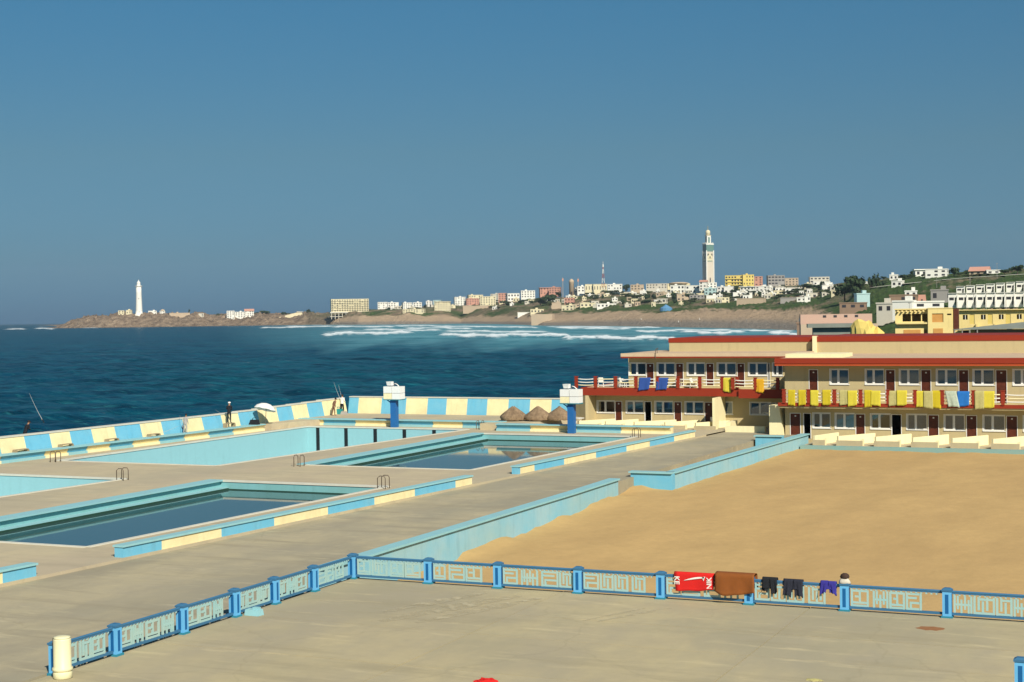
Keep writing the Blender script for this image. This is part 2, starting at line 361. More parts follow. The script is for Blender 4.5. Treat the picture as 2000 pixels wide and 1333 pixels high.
# ================================================================== FAR SHORE AND HILLSIDE
SEC = [  # photo column, then (depth, height) from the sea bed to far inland
 (60,   [(2900, -7), (2930, -7), (2945, -7), (2960, -7), (3000, -7), (3060, -7), (3600, -7), (6000, -7)]),
 (112,  [(2900, -6), (2930, -5), (2945, -4.5), (2960, -3.5), (3000, -3), (3060, -3), (3600, -5), (6000, -6)]),
 (140,  [(2900, -6), (2920, -4), (2935, 2), (2950, 6), (3000, 9), (3060, 8), (3600, 5), (6000, 0)]),
 (200,  [(2850, -6), (2880, -4), (2895, 5), (2910, 11), (2950, 15), (3020, 17), (3600, 14), (6000, 0)]),
 (272,  [(2850, -6), (2880, -4), (2895, 4), (2910, 11), (2950, 18), (3020, 20), (3600, 16), (6000, 0)]),
 (380,  [(2830, -6), (2860, -4), (2880, 2), (2900, 7), (2950, 15), (3000, 17), (3600, 15), (6000, 0)]),
 (440,  [(2830, -6), (2860, -4), (2880, 0), (2900, 6), (2950, 12), (3000, 15), (3600, 14), (6000, 0)]),
 (600,  [(2750, -6), (2800, -4), (2815, 2), (2830, 6), (2880, 11), (2980, 15), (3600, 16), (6000, 0)]),
 (700,  [(2500, -6), (2560, -4), (2575, 2), (2610, 9), (2650, 16), (2900, 20), (3600, 22), (6000, 0)]),
 (800,  [(2450, -6), (2500, -4), (2520, 3), (2560, 12), (2600, 18), (2900, 24), (3600, 26), (6000, 0)]),
 (900,  [(2400, -6), (2450, -4), (2480, 0), (2530, 6), (2640, 17), (2950, 29), (3600, 30), (6000, 10)]),
 (980,  [(2100, -6), (2150, -4), (2200, 1), (2260, 7), (2400, 18), (2700, 32), (3500, 34), (6000, 15)]),
 (1060, [(1740, -6), (1795, -4), (1850, 1), (1950, 8), (2100, 18), (2500, 35), (3400, 36), (6000, 20)]),
 (1200, [(1530, -6), (1585, -4), (1670, 4), (1750, 11), (1900, 17), (2350, 38), (3200, 40), (6000, 25)]),
 (1350, [(1270, -6), (1320, -4), (1430, 5), (1500, 10.5), (1750, 18), (2350, 41), (3200, 44), (6000, 25)]),
 (1500, [(1090, -6), (1135, -4), (1250, 5), (1330, 10), (1650, 20), (2300, 44), (3200, 46), (6000, 25)]),
 (1600, [(920, -6), (965, -4), (1030, 2), (1120, 9), (1400, 19), (1900, 40), (3000, 44), (6000, 25)]),
 (1680, [(420, -6), (450, -4), (500, -1), (700, 3), (1000, 14), (1400, 35), (2600, 40), (6000, 25)]),
 (1760, [(250, -6), (280, -4), (320, -1), (500, 1), (850, 13), (1280, 36), (2400, 38), (6000, 25)]),
 (1900, [(150, -3), (200, -1.5), (300, -1), (450, 1), (700, 12), (1150, 36), (2200, 38), (6000, 25)]),
 (2000, [(150, -2), (200, -1.2), (300, -1), (450, 1), (700, 12), (1100, 37), (2200, 39), (6000, 25)]),
 (2300, [(150, -2), (200, -1.2), (300, -.5), (450, 1), (650, 10), (1000, 36), (2200, 39), (6000, 25)]),
 (3200, [(150, -2), (200, -1.2), (300, -.5), (450, 1), (600, 8), (900, 32), (2200, 39), (6000, 25)]),
]
SX = np.array([s[0] for s in SEC], float); SD = np.array([[p[0] for p in s[1]] for s in SEC], float); SZ = np.array([[p[1] for p in s[1]] for s in SEC], float)
def sec_at(x):
    return np.array([np.interp(x, SX, SD[:, k]) for k in range(8)]), np.array([np.interp(x, SX, SZ[:, k]) for k in range(8)])
def gz(x, d):
    D, Z = sec_at(x); return float(np.interp(d, D, Z))
def hit(x, y):                                         # depth where the sight line to photo point x, y meets the land
    D, Z = sec_at(x); ds = np.linspace(D[0], D[5]*1.02, 900); zs = np.interp(ds, D, Z); rz = H-(y-hz(x))*ds/F
    k = np.argmax(rz <= zs)
    return float(ds[k]) if (rz <= zs).any() else float(D[5])
def build_land():
    px = np.concatenate([np.arange(60, 2300, 4.), np.arange(2300, 3201, 30.)])
    tt = np.concatenate([k+np.linspace(0, 1, n, endpoint=False) for k, n in enumerate([3, 8, 10, 14, 22, 6, 6])]+[[7.]])
    V = []; cov = []
    for x in px:
        D, Z = sec_at(x); d = np.interp(tt, np.arange(8), D); z = np.interp(tt, np.arange(8), Z)
        r = ray(x, hz(x)); V.append(np.stack([r[0]*d, r[1]*d, z], 1))
    V = np.array(V); X, Y, Z = V[..., 0], V[..., 1], V[..., 2]
    PXg = px[:, None]+0*X; T = tt[None]+0*X
    rocky = np.clip((700-PXg)/120, 0, 1)
    amp = np.interp(T, [0, 1, 1.6, 3, 4, 5, 7], [0, .15, .3, 1.2, 1.8, 1.2, 0])*np.clip(np.hypot(X, Y)/1500, .15, 1)
    bump = sn(X, Y, 21, 70, 70)+.6*sn(X, Y, 22, 22, 26)
    Z += (bump*(1+1.3*rocky)+1.6*rocky*np.abs(sn(X, Y, 23, 26, 30))+.9*rocky*sn(X, Y, 24, 11, 13))*amp*np.clip((PXg-112)/40, 0, 1)
    # cover: 0 wet sand .. 1 dry sand .. 2 scrub/grass .. 3 rock
    edge = T+.25*sn(X, Y, 31, 90, 60)
    sand = np.clip((3.1-edge)/.25, 0, 1)*(PXg > 650)
    sand = np.where(PXg > 1640, np.clip((1.6-edge)/.3, 0, 1), sand)
    grassy = np.clip(.55+.9*sn(X, Y, 33, 160, 110)+.3*sn(X, Y, 34, 40, 40)+np.where(PXg > 1660, .8, 0)+.8*np.exp(-((T-3.5)/.5)**2)*(PXg > 1100), 0, 1)*(1-sand)
    wet = np.clip((1.9-T)/.5, 0, 1)*sand
    nr, nc = X.shape
    v = np.stack([X, Y, Z], -1).reshape(-1, 3)
    i = np.arange((nr-1)*nc).reshape(nr-1, nc)[:, :-1].ravel(); f = np.stack([i, i+nc, i+nc+1, i+1], 1)
    me = bpy.data.meshes.new('land'); me.from_pydata(v.tolist(), [], f.tolist())
    for nm, arr in (('sand', sand), ('grassy', grassy), ('wet', wet), ('rocky', rocky)):
        a = me.attributes.new(nm, 'FLOAT', 'POINT'); a.data.foreach_set('value', arr.ravel().astype(np.float32))
    me.polygons.foreach_set('use_smooth', [True]*len(me.polygons))
    mt, n, b = nodes('coast_ground'); N = n.nodes; L = n.links
    geo = N.new('ShaderNodeNewGeometry').outputs['Position']
    def at(nm): t = N.new('ShaderNodeAttribute'); t.attribute_name = nm; return t.outputs['Fac']
    def nz(s, det=5):
        t = N.new('ShaderNodeTexNoise'); t.inputs['Scale'].default_value = s; t.inputs['Detail'].default_value = det; t.inputs['Roughness'].default_value = .7; L.new(geo, t.inputs['Vector'])
        q = N.new('ShaderNodeMapRange'); L.new(t.outputs['Fac'], q.inputs[0]); q.inputs[1].default_value = .35; q.inputs[2].default_value = .68; return q.outputs[0]
    def mx(f, c1, c2):
        t = N.new('ShaderNodeMixRGB'); L.new(f, t.inputs[0])
        for q, c in ((1, c1), (2, c2)):
            if isinstance(c, tuple): t.inputs[q].default_value = c+(1,)
            else: L.new(c, t.inputs[q])
        return t.outputs[0]
    earth = mx(nz(.05), (.33, .25, .16), (.20, .15, .095))
    grass = mx(nz(.03), (.075, .155, .032), (.115, .15, .055)); grass = mx(nz(.25), grass, (.04, .06, .022))
    rock = mx(nz(.09), (.36, .27, .185), (.14, .10, .07))
    c = mx(at('grassy'), earth, grass); c = mx(at('rocky'), c, rock)
    c = mx(at('sand'), c, mx(nz(.02), (.53, .39, .25), (.44, .32, .205))); c = mx(at('wet'), c, (.27, .235, .19))
    L.new(c, b.inputs['Base Color']); b.inputs['Roughness'].default_value = .95; b.inputs['Specular IOR Level'].default_value = .1
    bp = N.new('ShaderNodeBump'); bp.inputs['Strength'].default_value = .8; bp.inputs['Distance'].default_value = 3; L.new(nz(.15), bp.inputs['Height']); L.new(bp.outputs[0], b.inputs['Normal'])
    me.materials.append(mt); o = link('coast_hillside_terrain', me); o['kind'] = 'structure'
build_land()

# ================================================================== RESORT GROUND
KX = [-90, -80, -74, -60.3, -54.6, -42.6, -38.5, -31, 0, 20]; KK = [0, 0, 0, .08, .0, .055, .07, 0, 0, 0]
def sk(X, Y): return X+float(np.interp(X, KX, KK))*(Y-85), Y     # the pool court is laid out slightly fanned
DZ = .12
POOLS = dict(A=(-54.6, -42.6, 53.2, 77.8), B=(-54.6, -42.6, 87.7, 115.0), C=(-73.7, -60.3, 85.5, 118.6), D=(-73.7, -60.3, 46.0, 76.8))
def sheet(cells, z, mb, zb=None):
    for (a, b, c, d) in cells:
        n = max(1, int((d-c)/8))
        for k in range(n):
            y0, y1 = c+(d-c)*k/n, c+(d-c)*(k+1)/n
            mb.add([(*sk(a, y0), z), (*sk(b, y0), z), (*sk(b, y1), z), (*sk(a, y1), z)], [(0, 1, 2, 3)])
    return mb
# terrace inside the railing, laid as large slabs
tb = MB(); tb.box(-29.75, 30, -12, 51.0, -1.6, -.035); terr = structure('terrace', tb, DECK)
xs = [-29.75, -21.0, -12.05, -4.0, 5.0, 14, 30]; ys = [-12, 18, 28, 33.2, 38.6, 43.2, 46.4, 50.98]
for i in range(len(xs)-1):
    for j in range(len(ys)-1):
        g = .022
        q = MB(); q.box(xs[i]+g, xs[i+1]-g, ys[j]+g, ys[j+1]-g, -.03, random.uniform(-.004, .004)); part('slab', q, DECK, terr)
# walkway between the striped walls and the railing / sand wall
wb = MB()
for y0 in range(0, 128, 8):
    y1 = min(y0+8, 126.5); xr0 = -29.95 if y0 < 48 else -31.5
    a0, a1 = sk(-38.7, y0)[0], sk(-38.7, y1)[0]
    wb.hexa([(a0, y0), (xr0, y0), (xr0, y1), (a1, y1)], -1.6, -.004)
wb.box(-38.2, -29.0, 118, 128.6, -1.6, -.002)
structure('walkway', wb, DECKW)
# pool court
cells = []
xc = [-77.5, -73.7, -60.3, -54.6, -42.6, -38.45]; yc = [20, 46.0, 53.2, 76.8, 77.8, 85.5, 87.7, 115.0, 118.6, 123.0]
for i in range(5):
    for j in range(9):
        cxm, cym = (xc[i]+xc[i+1])/2, (yc[j]+yc[j+1])/2
        if not any(p[0] < cxm < p[1] and p[2] < cym < p[3] for p in POOLS.values()): cells.append((xc[i], xc[i+1], yc[j], yc[j+1]))
pd = sheet(cells, DZ, MB())
for y0 in range(20, 118, 7): # kerb face of the court towards the walkway
    p, q = sk(-38.45, y0), sk(-38.45, y0+7); pd.add([(*p, -.1), (*q, -.1), (*q, DZ), (*p, DZ)], [(0, 1, 2, 3)])
structure('pool_court', pd, POOLDECK)
# strip between the court and the hotel patios
hb = MB(); hb.box(-56, -32, 117.5, 129, -1., -.05); structure('patio_ground', hb, POOLDECK)
# sand
def build_sand():
    xs_ = np.concatenate([np.arange(-31.6, 10, .6), np.arange(10, 61, 5)]); ys_ = np.arange(50.4, 117, .6)
    Xg, Yg = np.meshgrid(xs_, ys_, indexing='ij')
    Zg = np.interp(Yg, [50, 58, 88, 117], [-1.25, -1.15, -.72, -.62])+.035*sn(Xg, Yg, 61, 6, 7)+.025*sn(Xg, Yg, 62, 1.6, 1.9)+.012*sn(Xg, Yg, 63, .9, 1.1, 4)
    Zg += .28*np.exp(-((Xg+31.2)/.7)**2)*np.clip(.5+sn(Yg, Xg*0, 66, 14, 1), 0, 1)   # drifted against the wall
    nr, nc = Xg.shape; v = np.stack([Xg, Yg, Zg], -1).reshape(-1, 3)
    i = np.arange((nr-1)*nc).reshape(nr-1, nc)[:, :-1].ravel(); f = np.stack([i, i+nc, i+nc+1, i+1], 1)
    me = bpy.data.meshes.new('sand'); me.from_pydata(v.tolist(), [], f.tolist()); me.polygons.foreach_set('use_smooth', [True]*len(me.polygons))
    me.materials.append(mat('beach_sand', (.545, .365, .155), .95, .22, .25, tint=(.40, .26, .115), bump=1., bscale=3.5, spec=.1, big=.45, bigscale=.12, bigcol=(.42, .275, .12), fine=.16))
    o = link('sand', me); o['kind'] = 'structure'
build_sand()

# ================================================================== POOLS
def quad_pts(p): a, b, c, d = p; return [sk(a, c), sk(b, c), sk(b, d), sk(a, d)]
PL = {'A': 'rectangular pool with dark still water nearest the striped walkway wall', 'B': 'rectangular pool with dark still water in front of the right white lamp post',
      'C': 'large drained pale blue pool with black stripes on its far wall', 'D': 'drained pale blue pool cut by the left edge of the picture'}
WATER = None
def water_mat():
    mt, n, b = nodes('pool_water'); N = n.nodes; L = n.links
    b.inputs['Base Color'].default_value = (.035, .075, .075, 1); b.inputs['Roughness'].default_value = .04; b.inputs['IOR'].default_value = 1.33; b.inputs['Specular IOR Level'].default_value = .5
    t = N.new('ShaderNodeTexNoise'); t.inputs['Scale'].default_value = 1.2; t.inputs['Detail'].default_value = 3
    bp = N.new('ShaderNodeBump'); bp.inputs['Strength'].default_value = .018; bp.inputs['Distance'].default_value = .05
    g = N.new('ShaderNodeNewGeometry'); L.new(g.outputs['Position'], t.inputs['Vector']); L.new(t.outputs[0], bp.inputs['Height']); L.new(bp.outputs[0], b.inputs['Normal']); return mt
WATER = water_mat()
for k, p in POOLS.items():
    q = quad_pts(p); wet = k in 'AB'; depth = -1.6 if wet else (-2.6 if k == 'C' else -1.3)
    t = thing('swimming_pool', PL[k], 'swimming pool', (q[0][0], q[0][1], DZ))
    fl = MB(); fl.add([(x, y, depth) for x, y in q], [(0, 1, 2, 3)]); wpart('pool_floor', fl, POOLP if not wet else POOLG, t)
    M_ = POOLP if not wet else POOLG
    for i, nm in enumerate(('near_wall', 'right_wall', 'far_wall', 'left_wall')):
        a, b = Vector(q[i]), Vector(q[(i+1) % 4]); dr = (b-a).normalized(); nrm = Vector((dr.y, -dr.x))
        o_ = nrm*.3; a2, b2 = a-dr*.3*0, b
        wl = MB(); wl.hexa([tuple(a), tuple(b), tuple(b+o_), tuple(a+o_)], depth-.1, DZ-.006); wpart('pool_wall', wl, M_, t)
        cp = MB(); wd = .22; ext = dr*.05
        ci = -nrm*.05
        cp.hexa([tuple(a+ci), tuple(b+ci), tuple(b+nrm*wd), tuple(a+nrm*wd)], DZ-.07, DZ+.035+.003*i); wpart('coping', cp, COPING, t)
        if wet and i == 3:                              # raised overflow gutter on the left side
            d3 = -nrm
            def strip(o0, o1, z0, z1): m_ = MB(); m_.hexa([tuple(a+d3*o0), tuple(b+d3*o0), tuple(b+d3*o1), tuple(a+d3*o1)], z0, z1); return m_
            wpart('gutter_curb', strip(-.75, .26, DZ-.03, DZ+.06), AQUA, t)
            wpart('gutter_channel', strip(.003, .03, -.30, DZ-.031), POOLG, t)
            wpart('gutter_lip', strip(.031, .62, -.8, -.27), AQUA, t)
            wpart('waterline_stain', strip(.621, .635, -.425, -.31), ALGAE, t)
        if wet and i in (2,):
            m_ = MB(); d3 = -nrm; m_.hexa([tuple(a+d3*.001), tuple(b+d3*.001), tuple(b+d3*.02), tuple(a+d3*.02)], -.45, -.36); wpart('waterline_stain', m_, ALGAE, t)
    if k == 'C':
        for px in (621, 676, 733, 790, 848):
            X, _ = onY(px, 850, 118.6); st = MB(); st.box(X-.17, X+.17, 118.57, 118.598, depth, DZ-.1); wpart('lane_stripe', st, BLACK, t)
    if wet:
        z = -.42; wt = MB(); wt.add([(x, y, z) for x, y in q], [(0, 1, 2, 3)])
        structure('pool_water', wt, WATER)
    elif k == 'D':
        wt = MB(); qq = quad_pts((p[0], p[1], p[2], p[2]+17)); wt.add([(x, y, -1.15) for x, y in qq], [(0, 1, 2, 3)]); structure('puddle_water', wt, WATER)

# ================================================================== PAINTED WALLS
def striped_wall(name, label, X, ylist, cols, h=.55, th=.42, z0=-.1, end_cols=None):
    """low wall along Y whose painted bays follow ylist; aqua coping on top"""
    p0 = sk(X, ylist[0]); t = thing(name, label, 'wall', (p0[0], p0[1], 0))
    for i in range(len(ylist)-1):
        a, b = sk(X, ylist[i]), sk(X, ylist[i+1]); m_ = MB(); m_.hexa([(a[0]-th, a[1]), a, b, (b[0]-th, b[1])], z0, h)
        wpart('painted_bay', m_, (SKYBLUE, CREAM)[cols[i]], t)
    n = 6; ya, yb = ylist[0]-.04, ylist[-1]+.04
    m_ = MB(); a, b = sk(X, ya), sk(X, yb); m_.hexa([(a[0]-th-.06, a[1]), (a[0]+.07, a[1]), (b[0]+.07, b[1]), (b[0]-th-.06, b[1])], h+.001, h+.085)
    wpart('coping', m_, AQUA, t); return t
XW = -38.55
striped_wall('striped_wall', 'low blue and cream striped wall beside the dark pool in the left foreground', XW, [51.3, 53.7, 57.7, 61.6, 66.0, 70.2, 74.2, 78.6, 80.5], [0, 1, 0, 1, 0, 1, 0, 1])
striped_wall('striped_wall', 'low blue and cream striped wall leading towards the hotel past the far dark pool', XW, [86.2, 86.5, 88.4, 92.6, 97.5, 102.6, 106.8, 111.5, 115.8], [0, 1, 0, 1, 0, 1, 0, 1])
striped_wall('striped_wall', 'short end of a blue and cream striped wall at the lower left picture edge', XW, [30, 36, 40.5, 45.0-.2, 46.5], [0, 0, 1, 0])

def lean_seg(t, a, b, nrm, h, z0, lean, th, m, lip=True):
    """bay of a parapet whose front leans out over its foot: a,b on the foot line, nrm points to the viewer side"""
    a, b, nrm = Vector(a), Vector(b), Vector(nrm)
    A = [a, b, b-nrm*th, a-nrm*th]; B = [a+nrm*lean, b+nrm*lean, b-nrm*th, a-nrm*th]
    mb = MB(); mb.hexa([tuple(v) for v in A], z0, h, q2=[tuple(v) for v in B]); wpart('painted_bay', mb, m, t)
def bench(label, pts, zt=.72, first=0):
    t = thing('bench_wall', label, 'wall', (pts[0][0], pts[0][1], 0))
    for i in range(len(pts)-1):
        a, b = Vector(pts[i]), Vector(pts[i+1]); dr = (b-a).normalized(); nrm = Vector((dr.y, -dr.x))
        lean_seg(t, a+dr*.02, b-dr*.02, nrm, zt-.08, DZ-.05, .34, .5, (SKYBLUE, CREAM)[(i+first) % 2])
        ft = MB(); ft.hexa([tuple(a), tuple(b), tuple(b+nrm*.30), tuple(a+nrm*.30)][::-1], DZ-.05, DZ+.2); wpart('foot_ledge', ft, (AQUA, STUCCOB)[(i+first) % 2], t)
    a, b = Vector(pts[0]), Vector(pts[-1]); dr = (b-a).normalized(); nrm = Vector((dr.y, -dr.x))
    mb = MB(); allp = [Vector(p) for p in pts]
    for i in range(len(pts)-1):
        a, b = allp[i], allp[i+1]; d_ = (b-a).normalized(); nrm = Vector((d_.y, -d_.x))
        mb.hexa([tuple(a+nrm*.42), tuple(b+nrm*.42), tuple(b-nrm*.55), tuple(a-nrm*.55)], zt-.079, zt)
    wpart('seat_slab', mb, AQUA, t); return t
bl = [un(x, y, DZ) for x, y in [(533, 842), (485, 850), (440, 856), (390, 862), (335, 868), (282, 874.5), (230, 880), (165, 885), (105, 889), (40, 894)]]
yl = [p[1] for p in bl]; xl = -75.2
bl = [(-74.9-.045*(114.5-y), y) for y in yl]+[(-74.9-.045*(114.5-y), y) for y in (82.5, 77.5, 72)]
bench('blue and cream bench wall along the left raised walkway', bl[::-1], first=0)
bm_ = [onY(x, 835, 120.6)[0] for x in (585, 635, 697, 770, 848, 906, 985)]
bench('blue and cream bench wall behind the drained striped pool', [(x, 120.6) for x in bm_], first=1)
br_ = [onY(x, 848, 118.2)[0] for x in (972, 1038, 1128, 1215, 1312)]
bench('blue and cream bench wall between the far dark pool and the hotel patios', [(x, 118.2) for x in br_], first=0)
# raised walkway behind the benches, up to the sea wall
rw = MB(); zr = .66
rw.hexa([(-77.3, 68), (-76.95, 68), (-75.4, 114.5), (-74.8, 121.05), (-76.3, 127)], -1, zr)
rw.hexa([(-76.3, 121.1), (-56.5, 121.1), (-56.5, 128.4), (-76.3, 128.4)], -1, zr-.003)
rw.hexa([(-56.5, 118.75), (-53.2, 118.75), (-50.6, 128.4), (-56.5, 128.4)], -1, zr-.006)
rw.hexa([(-75.45, 114.5), (-74.8, 114.5), (-73.2, 121.05), (-75.4, 121.05)], -.8, zr-.02)
structure('raised_walkway', rw, POOLDECK)
# sea wall
def sea_wall(label, pts, cols, hf):
    t = thing('sea_wall', label, 'wall', (pts[0][0], pts[0][1], zr))
    for i in range(len(pts)-1):
        a, b = Vector(pts[i]), Vector(pts[i+1]); dr = (b-a).normalized(); nrm = Vector((dr.y, -dr.x))
        h = hf((a[1]+b[1])/2)
        lean_seg(t, a, b, nrm, zr+h, zr-.3, -.38, .95, (SKYBLUE, CREAM)[cols[i]])
        m_ = MB(); o0, o1 = .33, 1.0; m_.hexa([tuple(a-nrm*o0), tuple(b-nrm*o0), tuple(b-nrm*o1), tuple(a-nrm*o1)], zr+h+.001, zr+h+.09); wpart('coping', m_, COPING, t)
        m_ = MB(); m_.hexa([tuple(a-nrm*.96), tuple(b-nrm*.96), tuple(b-nrm*1.6), tuple(a-nrm*1.6)], -8, zr+h-.4); wpart('sea_face', m_, FAR['grey'], t)
    return t
ybound = [66, 70, 74, 78]+[un(x, y, zr)[1] for x, y in [(3, 888), (52, 882), (99, 876), (146, 871.5), (190, 866.5), (232, 861), (280, 855), (318, 850), (358, 845), (396, 840.5), (434, 836), (468, 832), (504, 827.5), (540, 823), (570, 819.5), (604, 816), (634, 812.5)]]+[128.6]
cols = [(i+1) % 2 for i in range(len(ybound)-1)]
sea_wall('blue and cream striped sea wall running along the left raised walkway', [(-76.9+.036*(y-83), y) for y in ybound], cols, lambda y: float(np.interp(y, [110, 128], [1.1, 1.42])))
xb = [onY(x, 808, 128.7)[0] for x in (679, 698, 743, 791, 833, 870, 910.5, 949.5, 991, 1033, 1075, 1117)]+[-50.5]
sea_wall('blue and cream striped sea wall running across behind the thatched heaps', [(x, 128.7) for x in xb], [0]+[(i+1) % 2 for i in range(len(xb)-2)], lambda y: 1.5)
# walls holding the sand
def sand_wall(label, pts, z0, z1, th=.5, M_=None):
    t = thing('sand_wall', label, 'wall', (pts[0][0], pts[0][1], 0))
    for i in range(len(pts)-1):
        a, b = Vector(pts[i]), Vector(pts[i+1]); dr = (b-a).normalized(); nrm = Vector((dr.y, -dr.x))
        m_ = MB(); m_.hexa([tuple(a), tuple(b), tuple(b-nrm*th), tuple(a-nrm*th)], z0, z1); wpart('wall_panel', m_, M_ or FADED, t)
        m_ = MB(); e0 = dr*(.10 if i == 0 else .0); m_.hexa([tuple(a+nrm*.12-e0), tuple(b+nrm*.12), tuple(b-nrm*(th+.05)), tuple(a-nrm*(th+.05)-e0)], z1+.001+.002*i, z1+.09+.002*i); wpart('coping', m_, AQUA, t)
    return t
sand_wall('long faded blue wall above the sand starting at the railing corner', [(-30.95, 51.05), (-30.95, 56), (-30.95, 61), (-30.95, 66), (-30.95, 71), (-30.95, 77), (-31.1, 84.0)], -2, .22)
sand_wall('blue wall turning a corner at the sand below the hotel', [(-31.7, 87.8), (-29.05, 87.8)], -2, .25, M_=SKYBLUE)
sand_wall('clean blue wall running along the sand to the hotel patios', [(-29.05, 88.32), (-28.9, 95), (-28.6, 103), (-28.3, 111), (-28.0, 118.3)], -2, .25, M_=FADED)
sand_wall('short blue wall across the walkway end by the brown hotel gate', [(-31.3, 114.9), (-29.2, 114.9)], -.5, .32, M_=SKYBLUE)
kb = MB(); kb.box(-28.0, 60, 115.55, 116.1, -1.5, -.36); tag(part('sand_kerb', kb, TEALK), 'teal kerb between the sand and the hotel patios', 'kerb')
pg = MB(); pg.box(-27.95, 60, 116.12, 121.2, -1.5, -.40); structure('patio_paving', pg, POOLDECK)

# ================================================================== RAILINGS
def post_mesh():
    m_ = MB(); w_, h_ = .14, .90
    m_.box(-w_, w_, -w_, w_, 0, .86); return m_.mesh('post', POSTBLUE)
PM = post_mesh()
m_ = MB(); m_.hexa([(-.165, -.165), (.165, -.165), (.165, .165), (-.165, .165)], .861, .915); m_.hexa([(-.15, -.15), (.15, -.15), (.15, .15), (-.15, .15)], .915, .96, q2=[(-.09, -.09), (.09, -.09), (.09, .09), (-.09, .09)]); CAPM = m_.mesh('cap', RAILBLUE)
m_ = MB(); m_.box(-.18, .18, -.18, .18, -.02, .06); FOOTM = m_.mesh('foot', mat('teal_foot_paint', (.03, .22, .30), .6, .1))
m_ = MB(); m_.box(-.055, .055, -.1435, -.1405, .14, .76); m_.box(.1405, .1435, -.055, .055, .14, .76); INSETM = m_.mesh('inset_panel', DEEPBLUE)
def fret_mesh(L, seed):
    """cast screen of stepped, letter-like meanders hanging between two rails"""
    g = random.Random(seed); m_ = MB(); x = .05; z0, z1 = .17, .72; b = .062
    cnt = [0]
    def bar(xa, xb, za, zb):                            # each bar a hair thicker than the last, so no faces lie in one plane
        cnt[0] += 1; e = .018+.0004*(cnt[0] % 23); k_ = .0003*(cnt[0] % 17); m_.box(xa-k_, xb+k_, -e, e, za-k_, zb+k_)
    while x < L-.55:
        wd = g.choice([.5, .58, .66]); wd = min(wd, L-.05-x); k = g.randrange(4)
        bar(x, x+b, z0, z1); bar(x+wd-b, x+wd, z0, z1)
        if k == 0:
            bar(x+b, x+wd-b, z1-b, z1); bar(x+b, x+wd-b-.1, z0+.36, z0+.36+b); bar(x+.12, x+wd-b, z0+.2, z0+.2+b); bar(x+.12, x+.12+b, z0, z0+.2); bar(x+b, x+wd-b, z0, z0+b)
        elif k == 1:
            bar(x+b, x+wd-b, z0, z0+b); bar(x+.13, x+.13+b, z0+.13, z1); bar(x+.26, x+.26+b, z0+b, z1-.13); bar(x+.13, x+wd-b, z1-b-.04, z1-.04)
            if wd > .5: bar(x+.39, x+.39+b, z0+.13, z1)
        elif k == 2:
            bar(x+b, x+wd-b, z1-b, z1); bar(x+b, x+wd-b, z0+.1, z0+.1+b); bar(x+wd/2-b/2, x+wd/2+b/2, z0+.15, z1-b); bar(x+.13, x+wd/2, z0+.3, z0+.3+b); bar(x+b, x+wd-b, z0, z0+b)
        else:
            for q in range(int(wd/.115)-1): bar(x+.1+q*.112, x+.1+q*.112+b*.9, z0+(.0 if q % 2 else .12), z1-(.12 if q % 2 else 0))
            bar(x+b, x+wd-b, z0+.24, z0+.24+b)
        x += wd+g.choice([.035, .05, .14])
    # scallops under the top rail
    n = int(L/.16)
    for q in range(n): bar(.05+q*(L-.1)/n, .05+q*(L-.1)/n+.05, z1+.002, z1+.05)
    return m_.mesh('fretwork_panel', FRET)
FM = {}
def fence(label, pts, skip_first=False):
    t = thing('railing', label, 'railing', (pts[0][0], pts[0][1], 0))
    B = Vector((pts[0][0], pts[0][1], 0))
    for i, p in enumerate(pts):
        P = Vector((p[0], p[1], 0))-B
        if not (i == 0 and skip_first):
            po = link('post', PM, t, P); link('cap', CAPM, po); link('foot', FOOTM, po); link('inset_panel', INSETM, po)
        if i < len(pts)-1:
            Q = Vector((pts[i+1][0], pts[i+1][1], 0))-B; D = Q-P; L = D.length-.30; an = math.atan2(D.y, D.x); s = P+D.normalized()*.15
            key = round(L, 1)
            fm = fret_mesh(L, i*7+int(pts[0][1]))
            r1 = MB(); r1.box(0, L, -.03, .03, .775, .84); r1.tube([(0, 0, .84), (L, 0, .84)], .042, 8)
            link('top_rail', r1.mesh('top_rail', RAILBLUE), t, s, an)
            r2 = MB(); r2.box(0, L, -.045, .045, .085, .165); link('bottom_rail', r2.mesh('bottom_rail', RAILBLUE), t, s, an)
            link('fretwork_panel', fm, t, s, an)['kind'] = 'stuff'
    return t
XLF = -29.6
fl_pts = [(XLF, y) for y in (34.1, 36.7, 40.0, 42.9, 45.3, 47.9, 50.75)]
fence('blue railing along the left side of the terrace behind the cream cylinder', fl_pts)
fr_pts = [(x, 50.75) for x in (XLF, -26.35, -23.5, -20.35, -17.25, -14.1, -10.85, -7.55, -4.3, -1.1, 2.1, 5.3)]
fence('blue railing between the terrace and the sand hung with laundry', fr_pts, skip_first=True)
fence('blue railing post entering at the lower right picture corner', [(-4.32, 41.3), (-1.2, 41.3), (1.9, 41.3)])

